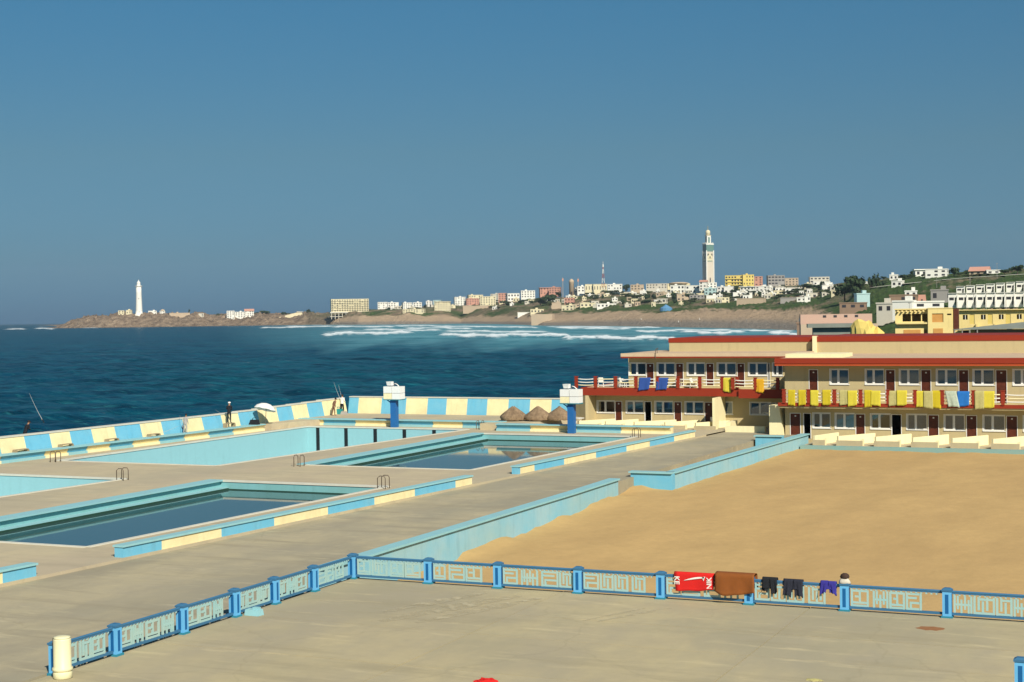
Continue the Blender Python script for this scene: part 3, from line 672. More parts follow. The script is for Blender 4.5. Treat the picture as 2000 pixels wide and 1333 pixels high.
# ================================================================== HOTEL
def z1(zx, zy): return 1100+zx*.23, 620+zy*.23         # two enlarged views of the photo used for measuring
def z2(zx, zy): return 1540+zx*.23, 620+zy*.23
def facade(x0, x1, z0, z1_, Y, holes, dep=.16):
    """front wall with real openings (hole = x0,x1,z0,z1) and reveals"""
    m_ = MB(); xs = sorted({x0, x1, *[h[0] for h in holes], *[h[1] for h in holes]}); zs = sorted({z0, z1_, *[h[2] for h in holes], *[h[3] for h in holes]})
    for i in range(len(xs)-1):
        for j in range(len(zs)-1):
            cx_, cz_ = (xs[i]+xs[i+1])/2, (zs[j]+zs[j+1])/2
            if any(h[0] < cx_ < h[1] and h[2] < cz_ < h[3] for h in holes): continue
            m_.add([(xs[i], Y, zs[j]), (xs[i+1], Y, zs[j]), (xs[i+1], Y, zs[j+1]), (xs[i], Y, zs[j+1])], [(0, 1, 2, 3)])
    for a, b, c, d in holes:
        e = Y+dep
        m_.add([(a, Y, c), (a, e, c), (a, e, d), (a, Y, d)], [(0, 1, 2, 3)]); m_.add([(b, Y, c), (b, e, c), (b, e, d), (b, Y, d)], [(3, 2, 1, 0)])
        m_.add([(a, Y, d), (b, Y, d), (b, e, d), (a, e, d)], [(3, 2, 1, 0)]); m_.add([(a, Y, c), (b, Y, c), (b, e, c), (a, e, c)], [(0, 1, 2, 3)])
    return m_
def window(t, a, b, c, d, Y, split=.42, curtain=0, dark=(False, False), trim=True):
    """white framed sliding window: frame, two panes, sill, curtain behind"""
    fw_, y = .065, Y+.05
    m_ = MB(); m_.box(a, b, y, y+.07, c, c+fw_); m_.box(a, b, y, y+.07, d-fw_, d); m_.box(a, a+fw_, y, y+.07, c+fw_, d-fw_); m_.box(b-fw_, b, y, y+.07, c+fw_, d-fw_)
    s = a+(b-a)*split; m_.box(s-.09, s+.09, y-.01, y+.08, c+fw_, d-fw_)
    wn = wpart('window', m_, WHITE, t)
    for q, (p0, p1) in enumerate(((a+fw_, s-.09), (s+.09, b-fw_))):
        g = MB(); g.box(p0, p1, y+.03, y+.04, c+fw_, d-fw_); wpart('pane', g, GLASS, wn)
        if not dark[q]:
            cu = MB(); n = 14; vs = []
            for k in range(n+1):
                xx = p0+(p1-p0)*k/n*(1 if curtain != 1 else .9); yy = y+.13+.03*math.sin(k*2.4+a*3)
                vs += [(xx, yy, c-.05), (xx, yy, d+.02)]
            cu.add(vs, [(2*k, 2*k+2, 2*k+3, 2*k+1) for k in range(n)]); wpart('curtain', cu, CURT[curtain], wn, True)
    sl_ = MB(); sl_.box(a-.08, b+.06, Y-.07, Y+.05, c-.07, c-.002); wpart('sill', sl_, WHITE, wn)
    if trim:
        tr = MB(); tr.box(a-.10, a, Y-.025, Y+.04, c-.002, d+.06); tr.box(a, b+.02, Y-.025, Y+.04, d, d+.06); wpart('trim', tr, WHITE, wn)
def door(t, a, b, c, d, Y, open_=False):
    m_ = MB(); y = Y+.04; f_ = .05
    m_.box(a, a+f_, Y-.03, y+.08, c, d); m_.box(b-f_, b, Y-.03, y+.08, c, d); m_.box(a+f_, b-f_, Y-.03, y+.08, d-f_, d)
    dr = wpart('door_frame', m_, WHITE, t)
    if not open_:
        l = MB(); l.box(a+f_, b-f_, y, y+.05, c+.01, d-f_); lf = wpart('door_leaf', l, DOORB, dr)
        l = MB(); pw = (b-a)/2
        for zz in ((c+.2, c+.9), (c+1.05, d-.2)): l.box(a+.17, b-.17, y-.012, y, zz[0], zz[1])
        wpart('door_panel', l, DOORB, dr)
        hn = MB(); hn.tube([(a+.13, y-.02, c+1.0), (a+.13, y-.06, c+1.0), (a+.24, y-.06, c+1.0)], .015, 5); wpart('door_handle', hn, STEEL, dr)
        nb = MB(); nb.box((a+b)/2-.06, (a+b)/2+.06, y-.02, y, d-.30, d-.2); wpart('number_plate', nb, WHITE, dr)
    else:
        l = MB(); l.hexa([(b-f_-.05, y+.06), (b-f_, y+.06), (b-f_, y+.8), (b-f_-.05, y+.8)], c+.01, d-f_); wpart('door_leaf', l, DOORB, dr)
def slabbox(t, name, m, *b): q = MB(); q.box(*b); return wpart(name, q, m, t)
YL, YR = 129.0, 121.0
LF, RF = .05, -.28                                     # ground floor levels
def units(zf, Y, lst, zc):
    o = []
    for a, b, kind, *r in lst:
        o.append((onY(*zf(a, zc), Y)[0], onY(*zf(b, zc), Y)[0], kind, *(r or [0])))
    return o
# --- left wing
lw = thing('hotel_wing', 'far left two storey hotel wing with blue towels on its red balcony', 'hotel', (-50, YL, 0))
LL = units(z1, YL, [(293, 437, 'w', 1), (440, 502, 'd'), (540, 682, 'w', 1), (690, 752, 'o'), (785, 932, 'w', 0), (940, 1007, 'd'), (1040, 1192, 'w', 0), (1200, 1272, 'd'), (1308, 1440, 'w', 0), (1590, 1768, 'w', 1), (1776, 1808, 'o')], 780)
LU = units(z1, YL, [(563, 702, 'w', 0), (705, 772, 'd'), (803, 947, 'w', 0), (955, 1022, 'd'), (1058, 1203, 'w', 2), (1212, 1280, 'd'), (1313, 1467, 'w', 2), (1475, 1542, 'd'), (1578, 1732, 'w', 0), (1735, 1757, 'o'), (1783, 1864, 'w', 1)], 440)
def fit(lst, zd, zw, top):
    return [(a, b, (zw if k == 'w' else zd), top) for a, b, k, *_ in lst]
def fill(t, lst, zd, zw, top, Y, darkset=()):
    for i, (a, b, k, c) in enumerate(lst):
        if k == 'w': window(t, a, b, zw, top, Y, .42 if i % 3 else .45, c, (i in darkset, i in darkset or (i*7) % 5 == 0))
        else: door(t, a, b, zd, top, Y, k == 'o')
ML = facade(-49.9, -30.55, LF-.6, 2.95, YL, fit(LL, LF, 1.03, 2.07)); wpart('wall', ML, STUCCO, lw)
MU = facade(-46.6, -30.55, 2.95, 6.0, YL, fit(LU, 3.42, 4.40, 5.46)); wpart('wall', MU, STUCCO, lw)
fill(lw, LL, LF, 1.03, 2.07, YL, (0,)); fill(lw, LU, 3.42, 4.40, 5.46, YL, (10,))
slabbox(lw, 'end_wall', STUCCOB, -46.6, -46.4, YL+.01, YL+9, 2.95, 6.0)
slabbox(lw, 'rear_wall', STUCCO, -49.9, -30.55, YL+9, YL+9.2, -.6, 6.0)
slabbox(lw, 'floor_slab', STUCCO, -49.9, -30.55, YL+.2, YL+9, 2.7, 2.94)
slabbox(lw, 'ground_slab', STUCCO, -49.9, -30.55, YL+.17, YL+9, -.3, LF-.02)
# rounded end wall of the ground floor
ew = MB(); ew.hexa([(-51.6, YL-.5), (-50.2, YL-1.55), (-49.95, YL-1.5), (-49.85, YL+.05), (-49.9, YL+9), (-51.6, YL+9)], -.6, 2.62); wpart('end_wall', ew, STUCCO, lw)
OV = 1.45
def slab_with_band(t, x0, x1, y0, y1, za, zb, red=.5):
    slabbox(t, 'balcony_slab', STUCCO, x0+.02, x1-.02, y0+.05, y1, za, zb-.02); 
    slabbox(t, 'balcony_band', RED, x0, x1, y0, y0+.048, za+.02, zb+.04)
slab_with_band(lw, -50.6, -36.1, YL-OV, YL-.01, 2.62, 3.3); slab_with_band(lw, -36.1, -31.9, YL-OV-.25, YL-.01, 2.50, 3.25)
slabbox(lw, 'balcony_band', RED, -50.65, -50.605, YL-OV, YL+6, 2.64, 3.34)
slabbox(lw, 'terrace_floor', ROOFT, -50.6, -46.62, YL, YL+8.9, 2.95, 3.3)
slabbox(lw, 'roof_slab', ROOFT, -46.9, -31.05, YL-1.15, YL+9.3, 6.0, 6.34); slabbox(lw, 'roof_edge', RED, -46.92, -31.05, YL-1.19, YL-1.155, 5.94, 6.06)
slabbox(lw, 'roof_edge', mat('pale_pink_render', (.62, .46, .30), .85, .15, 1), -46.93, -31.05, YL-1.18, YL-1.155, 6.065, 6.36)
# fin wall and corner pillar of the recessed bay
fn = MB(); fn.box(-37.95, -37.75, YL-3.3, YL-.01, -.5, 2.6); wpart('fin_wall', fn, STUCCOB, lw)
fn = MB(); fn.hexa([(-31.75, 120.8), (-30.52, 120.8), (-30.52, 124), (-31.75, 124)], -.5, 2.35, q2=[(-31.75, 120.8), (-30.95, 120.8), (-30.95, 124), (-31.75, 124)]); wpart('corner_pillar', fn, STUCCOB, lw)
# --- right wing
rw_ = thing('hotel_wing', 'near right two storey hotel wing with yellow towels along its balcony', 'hotel', (-32, YR, 0))
RL = units(z2, YR, [(12, 105, 'd'), (125, 192, 'o'), (213, 357, 'w', 1), (403, 562, 'w', 2), (568, 652, 'd'), (703, 867, 'w', 3), (873, 962, 'o'), (1010, 1178, 'w', 2), (1184, 1278, 'd'), (1328, 1497, 'w', 0), (1508, 1602, 'd'), (1658, 1838, 'w', 2), (1848, 1947, 'd')], 880)
RU = units(z2, YR, [(172, 252, 'd'), (358, 512, 'w', 0), (658, 812, 'w', 0), (823, 907, 'd'), (948, 1112, 'w', 0), (1123, 1212, 'd'), (1262, 1432, 'w', 0), (1443, 1532, 'd'), (1573, 1747, 'w', 1), (1758, 1857, 'd'), (1913, 2080, 'w', 0)], 500)
p_ = RL[-1][0]-RL[-3][0]
for k in range(1, 6):
    RL += [(RL[11][0]+p_*k, RL[11][1]+p_*k, 'w', k % 3), (RL[12][0]+p_*k, RL[12][1]+p_*k, 'd', 0)]
    RU += [(RU[9][0]+p_*k, RU[9][1]+p_*k, 'd', 0), (RU[10][0]+p_*k, RU[10][1]+p_*k, 'w', k % 3)]
XE = RU[-1][1]+1.5
wpart('wall', facade(-30.5, XE, RF-.5, 2.4, YR, fit(RL, RF, .60, 1.76)), STUCCO, rw_)
wpart('wall', facade(-30.5, XE, 2.4, 5.9, YR, fit(RU, 2.68, 4.08, 5.24)), STUCCO, rw_)
fill(rw_, RL, RF, .60, 1.76, YR, (2,)); fill(rw_, RU, 2.68, 4.08, 5.24, YR)
slabbox(rw_, 'side_wall', STUCCO, -30.5, -30.3, YR+.01, YR+16.9, -.6, 5.9); slabbox(rw_, 'rear_wall', STUCCO, -30.3, XE, YR+12, YR+12.2, -.6, 5.9)
slabbox(rw_, 'side_wall', STUCCO, XE-.2, XE-.001, YR+.01, YR+12, -.6, 5.9)
slabbox(rw_, 'floor_slab', STUCCO, -30.3, XE-.2, YR+.2, YR+12, 2.4, 2.6); slabbox(rw_, 'ground_slab', STUCCO, -30.3, XE-.2, YR+.17, YR+12, -.6, RF-.02)
slab_with_band(rw_, -30.7, XE, YR-1.5, YR-.01, 2.36, 2.62)
slabbox(rw_, 'balcony_underside', STUCCO, -30.6, XE, YR-1.40, YR-.011, 2.24, 2.358)
slabbox(rw_, 'roof_slab', ROOFT, -30.9, XE+.4, YR-1.1, YR+13, 5.9, 6.12)
slabbox(rw_, 'roof_edge', RED, -31.0, XE+.4, YR-1.26, YR-1.105, 5.74, 6.16); slabbox(rw_, 'roof_edge', mat('orange_red_paint', (.46, .075, .02), .6, .15, 1.5), -31.0, XE+.4, YR-1.2, YR-1.02, 5.56, 5.738)
slabbox(rw_, 'roof_ramp', STUCCOB, -30.8, -26.2, YR+1.5, YR+5.5, 6.121, 6.42)
# --- rear block with the red topped parapet
rb = thing('hotel_rear_block', 'long set back hotel block with a red band along its parapet', 'hotel', (-44.6, 134, 0))
slabbox(rb, 'wall', STUCCO, -44.6, -30.9, 134.4, 146, -.6, 7.15); slabbox(rb, 'wall', STUCCO, -30.9, 14, 134, 146, -.6, 7.15)
slabbox(rb, 'parapet_band', RED, -44.65, -30.9, 134.35, 146.05, 7.15, 7.56); slabbox(rb, 'parapet_band', RED, -30.85, 14, 133.95, 146.05, 7.151, 7.62)
slabbox(rb, 'pilaster', STUCCOB, -31.2, -30.86, 133.7, 134.39, 6.0, 7.66)
# --- balustrades
def rails(t, Y, xs_, zb, h=.98, red=True):
    for i, x in enumerate(xs_):
        m_ = MB(); m_.box(x-.12, x+.12, Y-.10, Y+.10, zb, zb+h); m_.box(x-.16, x+.16, Y-.13, Y+.13, zb+h, zb+h+.06)
        for q in range(3): m_.box(x-.17, x+.17, Y-.07, Y+.07, zb+.22+q*.26, zb+.34+q*.26)
        po = wpart('balcony_post', m_, RED, t)
        if i < len(xs_)-1:
            L_ = xs_[i+1]-x
            for q in range(3):
                zz = zb+.26+q*.27; m_ = MB(); n = 6; pts = [(x+.13+(L_-.26)*k/n, Y, zz-.035*math.sin(math.pi*k/n)*(1+.5*math.sin(i*3+q))) for k in range(n+1)]
                m_.tube(pts, .048, 6); wpart('balcony_rail', m_, PLASTIC if (i+q) % 3 else STUCCOB, t, True)
yb1 = YL-OV+.03
rails(lw, yb1, [onY(*z1(a, 560), yb1)[0] for a in (112, 275, 445, 618, 803, 975, 1160, 1350)]+[-36.3], 3.3)
rails(lw, yb1-.25, [onY(*z1(a, 580), yb1-.25)[0] for a in (1440, 1632, 1822)], 3.25)
yb2 = YR-1.5+.03
xr = [onY(*z2(a, 660), yb2)[0] for a in (-38, 170, 390, 612, 845, 1075, 1305, 1570, 1820)]
while xr[-1] < XE-2: xr.append(xr[-1]+2.2)
rails(rw_, yb2, xr, 2.62, 1.05)
# --- low patio walls in front of the rooms
def patio(t, x0, x1, yf, yb_, z0, h=.75, slope=True):
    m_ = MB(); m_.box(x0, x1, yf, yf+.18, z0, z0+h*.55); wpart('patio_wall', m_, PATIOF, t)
    m_ = MB(); a = Vector((x0+.02, yf+.181)); b = Vector((x1+.15, yb_)); d_ = (b-a).normalized(); n_ = Vector((d_.y, -d_.x))*.16
    m_.hexa([tuple(a), tuple(a+n_), tuple(b+n_), tuple(b)], z0, z0+h*.98); wpart('patio_divider', m_, STUCCOB, t)
    m_ = MB(); m_.box(x1-.16, x1, yf+.182, yf+.75, z0, z0+h*.66); wpart('patio_wall', m_, STUCCOB, t)
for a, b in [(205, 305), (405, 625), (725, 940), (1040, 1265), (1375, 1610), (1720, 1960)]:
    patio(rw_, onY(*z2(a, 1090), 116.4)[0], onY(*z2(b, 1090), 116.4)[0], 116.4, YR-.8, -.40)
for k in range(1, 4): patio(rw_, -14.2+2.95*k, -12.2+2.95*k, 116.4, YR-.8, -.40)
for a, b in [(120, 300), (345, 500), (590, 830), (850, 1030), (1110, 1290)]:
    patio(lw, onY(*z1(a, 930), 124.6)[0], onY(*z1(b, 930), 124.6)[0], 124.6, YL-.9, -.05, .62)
slabbox(lw, 'patio_wall', STUCCOB, onY(*z1(1375, 960), 122.5)[0], onY(*z1(1712, 960), 122.5)[0], 122.5, 122.8, -.05, .5)
slabbox(lw, 'patio_wall', STUCCOB, onY(*z1(1375, 960), 122.5)[0], onY(*z1(1375, 960), 122.5)[0]+.35, 122.81, 125, -.05, .8)
# pipe over the left wing roof edge
pp = MB(); px_, pz_ = onY(*z1(770, 330), YL-1.3); pp.tube([(px_, YL-.4, 6.34), (px_, YL-.4, 6.75), (px_+.15, YL-.6, 6.8), (px_+.15, YL-1.25, 6.7), (px_+.1, YL-1.25, 5.9)], .035, 6); wpart('roof_pipe', pp, STEEL, lw)

# ================================================================== TOWELS AND CLOTH
def towel_mesh(w_, front, back, seed, thick=.02, sway=.05, slant=0., nx=10, hr=.075, wav=0.):
    """cloth folded over a rail that runs along X at z=0 (front towards -Y)"""
    g = random.Random(seed); ph = g.uniform(0, 6); prof = []
    for k in range(9): prof.append((-hr-.02*(k == 0), -front*(1-k/8)))
    for a in (150, 120, 90, 60, 30): prof.append((hr*.95*math.cos(R(a)), .06*math.sin(R(a))+.0))
    for k in range(7): prof.append((hr, -back*(k/6)))
    vs = []; n = len(prof)
    for i in range(nx+1):
        u = i/nx
        for j, (y, z) in enumerate(prof):
            hang = max(0, -z)/max(front, .1)
            x = (u-.5)*w_*(1-.07*hang*math.sin(ph))+slant*hang
            yy = y-(1 if y < 0 else -1)*sway*hang*(.6+math.sin(u*7+ph)+.5*math.sin(u*15+ph*2))*.6
            zz = z-(.05*math.sin(u*3.1+ph)+.02*math.sin(u*11+ph)+wav*math.sin(u*5.2))*hang
            vs.append((x, yy, zz))
    m_ = MB(); m_.add(vs, [(i*n+j, (i+1)*n+j, (i+1)*n+j+1, i*n+j+1) for i in range(nx) for j in range(n-1)])
    me = m_.mesh('towel', [BLUET], True)
    b = bmesh.new(); b.from_mesh(me); bmesh.ops.solidify(b, geom=b.faces[:], thickness=thick); b.to_mesh(me); b.free(); me.polygons.foreach_set('use_smooth', [True]*len(me.polygons)); me.materials.clear(); return me
def towel(name, label, cat, X, Y, Z, w_, front, back, m_, seed, group=None, **k):
    me = towel_mesh(w_, front, back, seed, **k); me.materials.append(m_)
    return tag(link(name, me, None, (X, Y, Z)), label, cat, group)
zt_ = 3.3+.86
for (a, b, lbl) in [(645, 748, 'blue towel on the left wing balcony, the one nearer the sea'), (795, 895, 'blue towel on the left wing balcony, the one nearer the yellow towels')]:
    X = onY(*z1((a+b)/2, 580), yb1)[0]; towel('towel', lbl, 'towel', X, yb1, zt_, 1.05, 1.0, .6, BLUET, a, slant=-.12)
for (a, b, lbl, mm, dz) in [(1360, 1425, 'narrow yellow towel beside the blue towels at the end of the left wing balcony', YELT[1], 0), (1645, 1712, 'orange yellow towel on the short balcony over the recessed bay', YELT[3], -.05)]:
    X = onY(*z1((a+b)/2, 590), yb1)[0]; towel('towel', lbl, 'towel', X, yb1-(0 if a < 1440 else .25), zt_+dz, .66, 1.12, .6, mm, a)
TW = [(0, 55, 'y', 1.1), (88, 148, 'y', 1.05), (190, 252, 'Y', 1.0), (292, 358, 'y', .98), (437, 505, 'o', .95), (508, 582, 'Y', 1.0), (648, 706, 'y', 1.15), (706, 778, 'Y', 1.02), (855, 925, 'o', .95), (925, 1002, 'Y', .95), (1090, 1152, 'Y', 1.1), (1155, 1222, 'o', 1.12), (1226, 1290, 'y', 1.18), (1338, 1420, 'p', 1.05), (1440, 1530, 'b', .95), (1588, 1658, 'o', 1.2), (1662, 1742, 'Y', 1.05)]
TM = {'y': YELT[0], 'Y': YELT[1], 'o': OLIVET, 'p': PALET, 'b': BLUET2}
TN = ['first', 'second', 'third', 'fourth', 'fifth', 'sixth', 'seventh', 'eighth', 'ninth', 'tenth', 'eleventh', 'twelfth', 'thirteenth', 'fourteenth', 'fifteenth', 'sixteenth', 'seventeenth']
TD = {'y': 'mustard yellow towel', 'Y': 'bright yellow towel', 'o': 'faded olive yellow towel', 'p': 'pale green and white striped cloth', 'b': 'blue towel'}
for i, (a, b, c, ln) in enumerate(TW):
    X = onY(*z2((a+b)/2, 680), yb2)[0]; wd = (b-a)*.23*120/F*1.03
    lab = '%s on the right wing balcony, %s cloth from left' % (TD[c], TN[i])
    towel('towel' if c != 'p' else 'hanging_cloth', lab, 'towel', X, yb2-.04*(i % 2), 2.62+1.0-.02*(i % 3), wd*1.06, ln*1.1, .55, TM[c], 300+i, group='towels on the right wing balcony', slant=(.25 if c == 'p' else 0.), sway=.02 if c != 'p' else .06)
# laundry on the terrace railing
YF = 50.75; ZR = .91
def rx(px): return onY(px, 1150, YF)[0]
wid = lambda a, b: rx(b)-rx(a)
rt_ = thing('towel', 'red sports towel with white lettering hung on the terrace railing', 'towel', (rx(1357), YF, ZR))
me = towel_mesh(wid(1318, 1396), .52, .45, 21, sway=.035, slant=.03); me.materials.append(REDT); link('cloth', me, rt_)
def lettering(txt, loc, rot, size, parent, name='lettering'):
    c = bpy.data.curves.new('t', 'FONT'); c.body = txt; c.size = size; c.align_x = 'CENTER'; c.align_y = 'CENTER'; c.extrude = .003; c.offset = size*.022; c.space_character = 1.0
    o = bpy.data.objects.new('t', c); COL.objects.link(o); bpy.context.view_layer.update()
    dg = bpy.context.evaluated_depsgraph_get(); me_ = bpy.data.meshes.new_from_object(o.evaluated_get(dg)); bpy.data.objects.remove(o); me_.materials.clear(); me_.materials.append(WHITET)
    me_.transform(Matrix.Rotation(R(90), 4, 'X') @ Matrix.Rotation(rot, 4, 'Z'))
    q = link(name, me_, parent, loc); return q
lettering('KE', (-.61, -.125, -.21), R(-90), .25, rt_); lettering('NIK', (.56, -.125, -.25), R(90), .24, rt_)
sw = MB(); top = []; bot = []
for k in range(13):
    u = k/12; x = -.36+u*.74; top.append((x, -.125, -.20+.15*math.sin(min(1, u*1.15)*math.pi*.5)-.0*u)); bot.append((x, -.125, -.205+.115*math.sin(min(1, u*1.0)*math.pi*.5)-.02*math.sin(u*math.pi)))
vs = top+bot+[(.40, -.125, -.02), (.34, -.125, -.17), (.44, -.125, -.03)]
sw.add(vs, [(k, k+1, 14+k, 13+k) for k in range(12)]+[(12, 27, 25)]); sw.add([(.30, -.125, -.055), (.42, -.125, -.03), (.35, -.125, -.19)], [(0, 1, 2)])
swm = sw.mesh('curved_stripe_mark', WHITET); link('curved_stripe_mark', swm, rt_)
towel('towel', 'brown towel draped over a post of the terrace railing', 'towel', rx(1438), YF, ZR+.08, wid(1400, 1476), .60, .5, BROWNT, 22, sway=.07, hr=.21, nx=18, wav=.07)
def shorts(label, px0, px1, ln, m_, seed, legs=True, name='shorts'):
    W_ = wid(px0, px1); t = thing(name, label, 'clothing', (rx((px0+px1)/2), YF, ZR-.01))
    me = towel_mesh(W_, ln*.62, ln*.4, seed, sway=.04); me.materials.append(m_); link('waist', me, t)
    for s in (-1, 1):
        me = towel_mesh(W_*.42, ln, ln*.45, seed+s, sway=.05, slant=.05*s); me.materials.append(m_); link('leg', me, t, (s*W_*.24, -.022, -.005))
    return t
shorts('black swimming shorts hung beside the brown towel', 1490, 1519, .42, BLACKT, 31)
shorts('dark grey ragged shirt hung between the black shorts and the indigo shorts', 1531, 1569, .52, NAVYT, 34, name='shirt')
shorts('indigo blue swimming shorts hung nearest the railing post with the white bundle', 1603, 1634, .36, INDIGOT, 37)
wb_ = thing('cloth_bundle', 'white cloth bundle with a dark brown top on a railing post', 'bundle', (-10.85, 50.75, 1.02)); wb_.scale = (.75, .75, .8)
def blob(prof, n, seed, amp):
    m_ = MB(); m_.lathe(prof, n); g = random.Random(seed); m_.v = [(x*(1+amp*math.sin(5*z+3*math.atan2(y, x)+seed)), y*(1+amp*math.cos(4*z+2*math.atan2(y, x))), z) for x, y, z in m_.v]; return m_
part('cloth', blob([(.16, -.16), (.25, -.12), (.22, -.02), (.17, .05), (.12, .10), (.02, .12)], 14, 3, .18), mat('off_white_cloth', (.58, .53, .43), .9, .2, 8), wb_, True); part('cap', blob([(.16, .06), (.20, .12), (.17, .22), (.09, .28), (.01, .29)], 12, 5, .14), mat('dark_brown_cloth', (.06, .035, .025), .9, .2, 8), wb_, True)

# ================================================================== SMALL THINGS ON THE TERRACE
bn = thing('cylinder_bin', 'cream painted cylindrical bin at the near end of the left railing', 'bin', (-29.15, 33.85, 0))
q = MB(); q.lathe([(.245, .0), (.265, .02), (.265, .18), (.25, .20)], 28); part('base', q, BINC, bn, True)
q = MB(); q.lathe([(.25, .201), (.285, .23), (.285, .29), (.245, .33), (.245, 1.08), (.235, 1.12)], 28); part('body', q, BINC, bn, True)
q = MB(); q.lathe([(.24, 1.121), (.22, 1.16), (.12, 1.18), (.01, 1.185)], 28); part('lid', q, BINC, bn, True)
q = MB(); q.box(-.30, -.235, -.05, .05, .92, 1.1); part('hinge', q, STEEL, bn)
q = MB(); q.hexa([(-.28, -.16), (.28, -.16), (.3, .16), (-.3, .16)], 0, .2, q2=[(-.25, -.14), (.26, -.13), (.27, .14), (-.26, .15)]); q.hexa([(-.02, -.05), (.22, -.05), (.22, .1), (-.02, .1)], .2, .27)
tag(part('concrete_block', q, AQUA, None, False, (-29.15, 43.35, 0)), 'small aqua concrete block at the foot of the left railing', 'block')
def crumple(seed, w_, h_, m_, name, label, cat, loc):
    g = random.Random(seed); b = bmesh.new(); bmesh.ops.create_icosphere(b, subdivisions=3, radius=1)
    for v in b.verts:
        n_ = 1+.22*math.sin(v.co.x*6+seed)*math.cos(v.co.y*7)+.12*g.uniform(-1, 1); v.co = Vector((v.co.x*w_*n_, v.co.y*w_*.6*n_, max(0, v.co.z)*h_*n_))
    me = bpy.data.meshes.new(name); b.to_mesh(me); b.free(); me.materials.append(m_); return tag(link(name, me, None, loc), label, cat)
crumple(4, .34, .12, REDT, 'red_bag', 'crumpled red plastic bag on the terrace at the bottom picture edge', 'bag', (-17.75, 37.55, 0))
crumple(9, .22, .04, OLIVET, 'paper_scrap', 'pale yellow paper scrap on the terrace at the bottom edge right of centre', 'paper', (-9.6, 40.9, 0))
q = MB(); g_ = random.Random(5)
pts = [(.42*math.cos(a)*(1+.2*g_.uniform(-1, 1)), .30*math.sin(a)*(1+.2*g_.uniform(-1, 1))) for a in [2*math.pi*k/18 for k in range(18)]]
q.hexa(pts, .0045, .008); tag(part('rust_stain', q, mat('rust_stain_paint', (.33, .15, .06), .9, .3, 3), None, False, (-7.8, 48.8, 0)), 'reddish brown stain on the terrace near the right railing', 'stain')
# worn plaster scrapes by the railing
pm = mat('pale_plaster_scrape', (.56, .49, .32), .9, .3, 1.2, tint=(.46, .39, .25), bump=.4)
_n = pm.node_tree; _b = _n.nodes['Principled BSDF']; _t = _n.nodes.new('ShaderNodeTexNoise'); _t.inputs['Scale'].default_value = 2.2; _t.inputs['Detail'].default_value = 6
_g = _n.nodes.new('ShaderNodeNewGeometry'); _n.links.new(_g.outputs['Position'], _t.inputs['Vector']); _m = _n.nodes.new('ShaderNodeMapRange'); _m.inputs[1].default_value = .40; _m.inputs[2].default_value = .66; _m.inputs[4].default_value = .85
_n.links.new(_t.outputs['Fac'], _m.inputs[0]); _n.links.new(_m.outputs[0], _b.inputs['Alpha'])
for i, (x0_, y0_, x1_, y1_, wd) in enumerate([(-24.6, 43.9, -22.2, 49.6, .55), (-23.4, 44.1, -21.3, 49.4, .45), (-25.3, 45.2, -23.5, 49.8, .35), (-17.9, 46.3, -16.4, 49.2, .18), (-18.4, 46.2, -17.2, 48.9, .12)]):
    a, b = Vector((x0_, y0_)), Vector((x1_, y1_)); d_ = (b-a).normalized(); n_ = Vector((d_.y, -d_.x)); g_ = random.Random(i)
    L_ = [tuple(a+(b-a)*k/10+n_*wd*(.4+.6*math.sin(math.pi*(k+.3)/10.6))*g_.uniform(.5, 1)) for k in range(11)]; R_ = [tuple(a+(b-a)*k/10-n_*wd*(.4+.6*math.sin(math.pi*(k+.3)/10.6))*g_.uniform(.5, 1)) for k in range(11)]
    m_ = MB(); vs = [(*p, .0065+.0012*i) for p in L_]+[(*p, .0065+.0012*i) for p in R_]; m_.add(vs, [(k, k+1, 12+k, 11+k) for k in range(10)])
    o = part('plaster_scrape', m_, pm); o['kind'] = 'structure'

# ================================================================== POOL LADDERS
def ladder(label, x, y, rz, depth=-.9):
    t = thing('pool_ladder', label, 'ladder', (x, y, DZ), rz)   # local +y points into the pool
    for s in (-.24, .24):
        m_ = MB(); m_.tube([(s, -.45, 0), (s, -.45, .62), (s, -.36, .74), (s, -.1, .74), (s, .06, .62), (s, .06, depth)], .027, 6); part('handrail', m_, STEEL, t, True)
    for k in range(4):
        m_ = MB(); m_.box(-.24, .24, .03, .10, -.12-k*.24, -.09-k*.24); part('rung', m_, STEEL, t)
px, py = sk(-42.6, 76.9); ladder('steel pool ladder at the far corner of the foreground dark pool', px+.1, py, R(90))
px, py = sk(-60.3, 76.2); ladder('steel pool ladder at the corner of the drained pool on the left', px+.15, py, R(90))
px, py = sk(-60.0, 88.2); ladder('steel pool ladder beside the left corner of the far dark pool', *sk(-54.6, 87.0), R(0))
ladder('steel pool ladder at the left near corner of the drained striped pool', -73.2, 84.9, R(0)); 
px, py = sk(-42.6, 114.2); ladder('steel pool ladder near the hotel end of the far dark pool', px+.1, py, R(90))
ladder('steel pool ladder on the far edge of the drained striped pool', *sk(-58.5, 118.9), R(180))

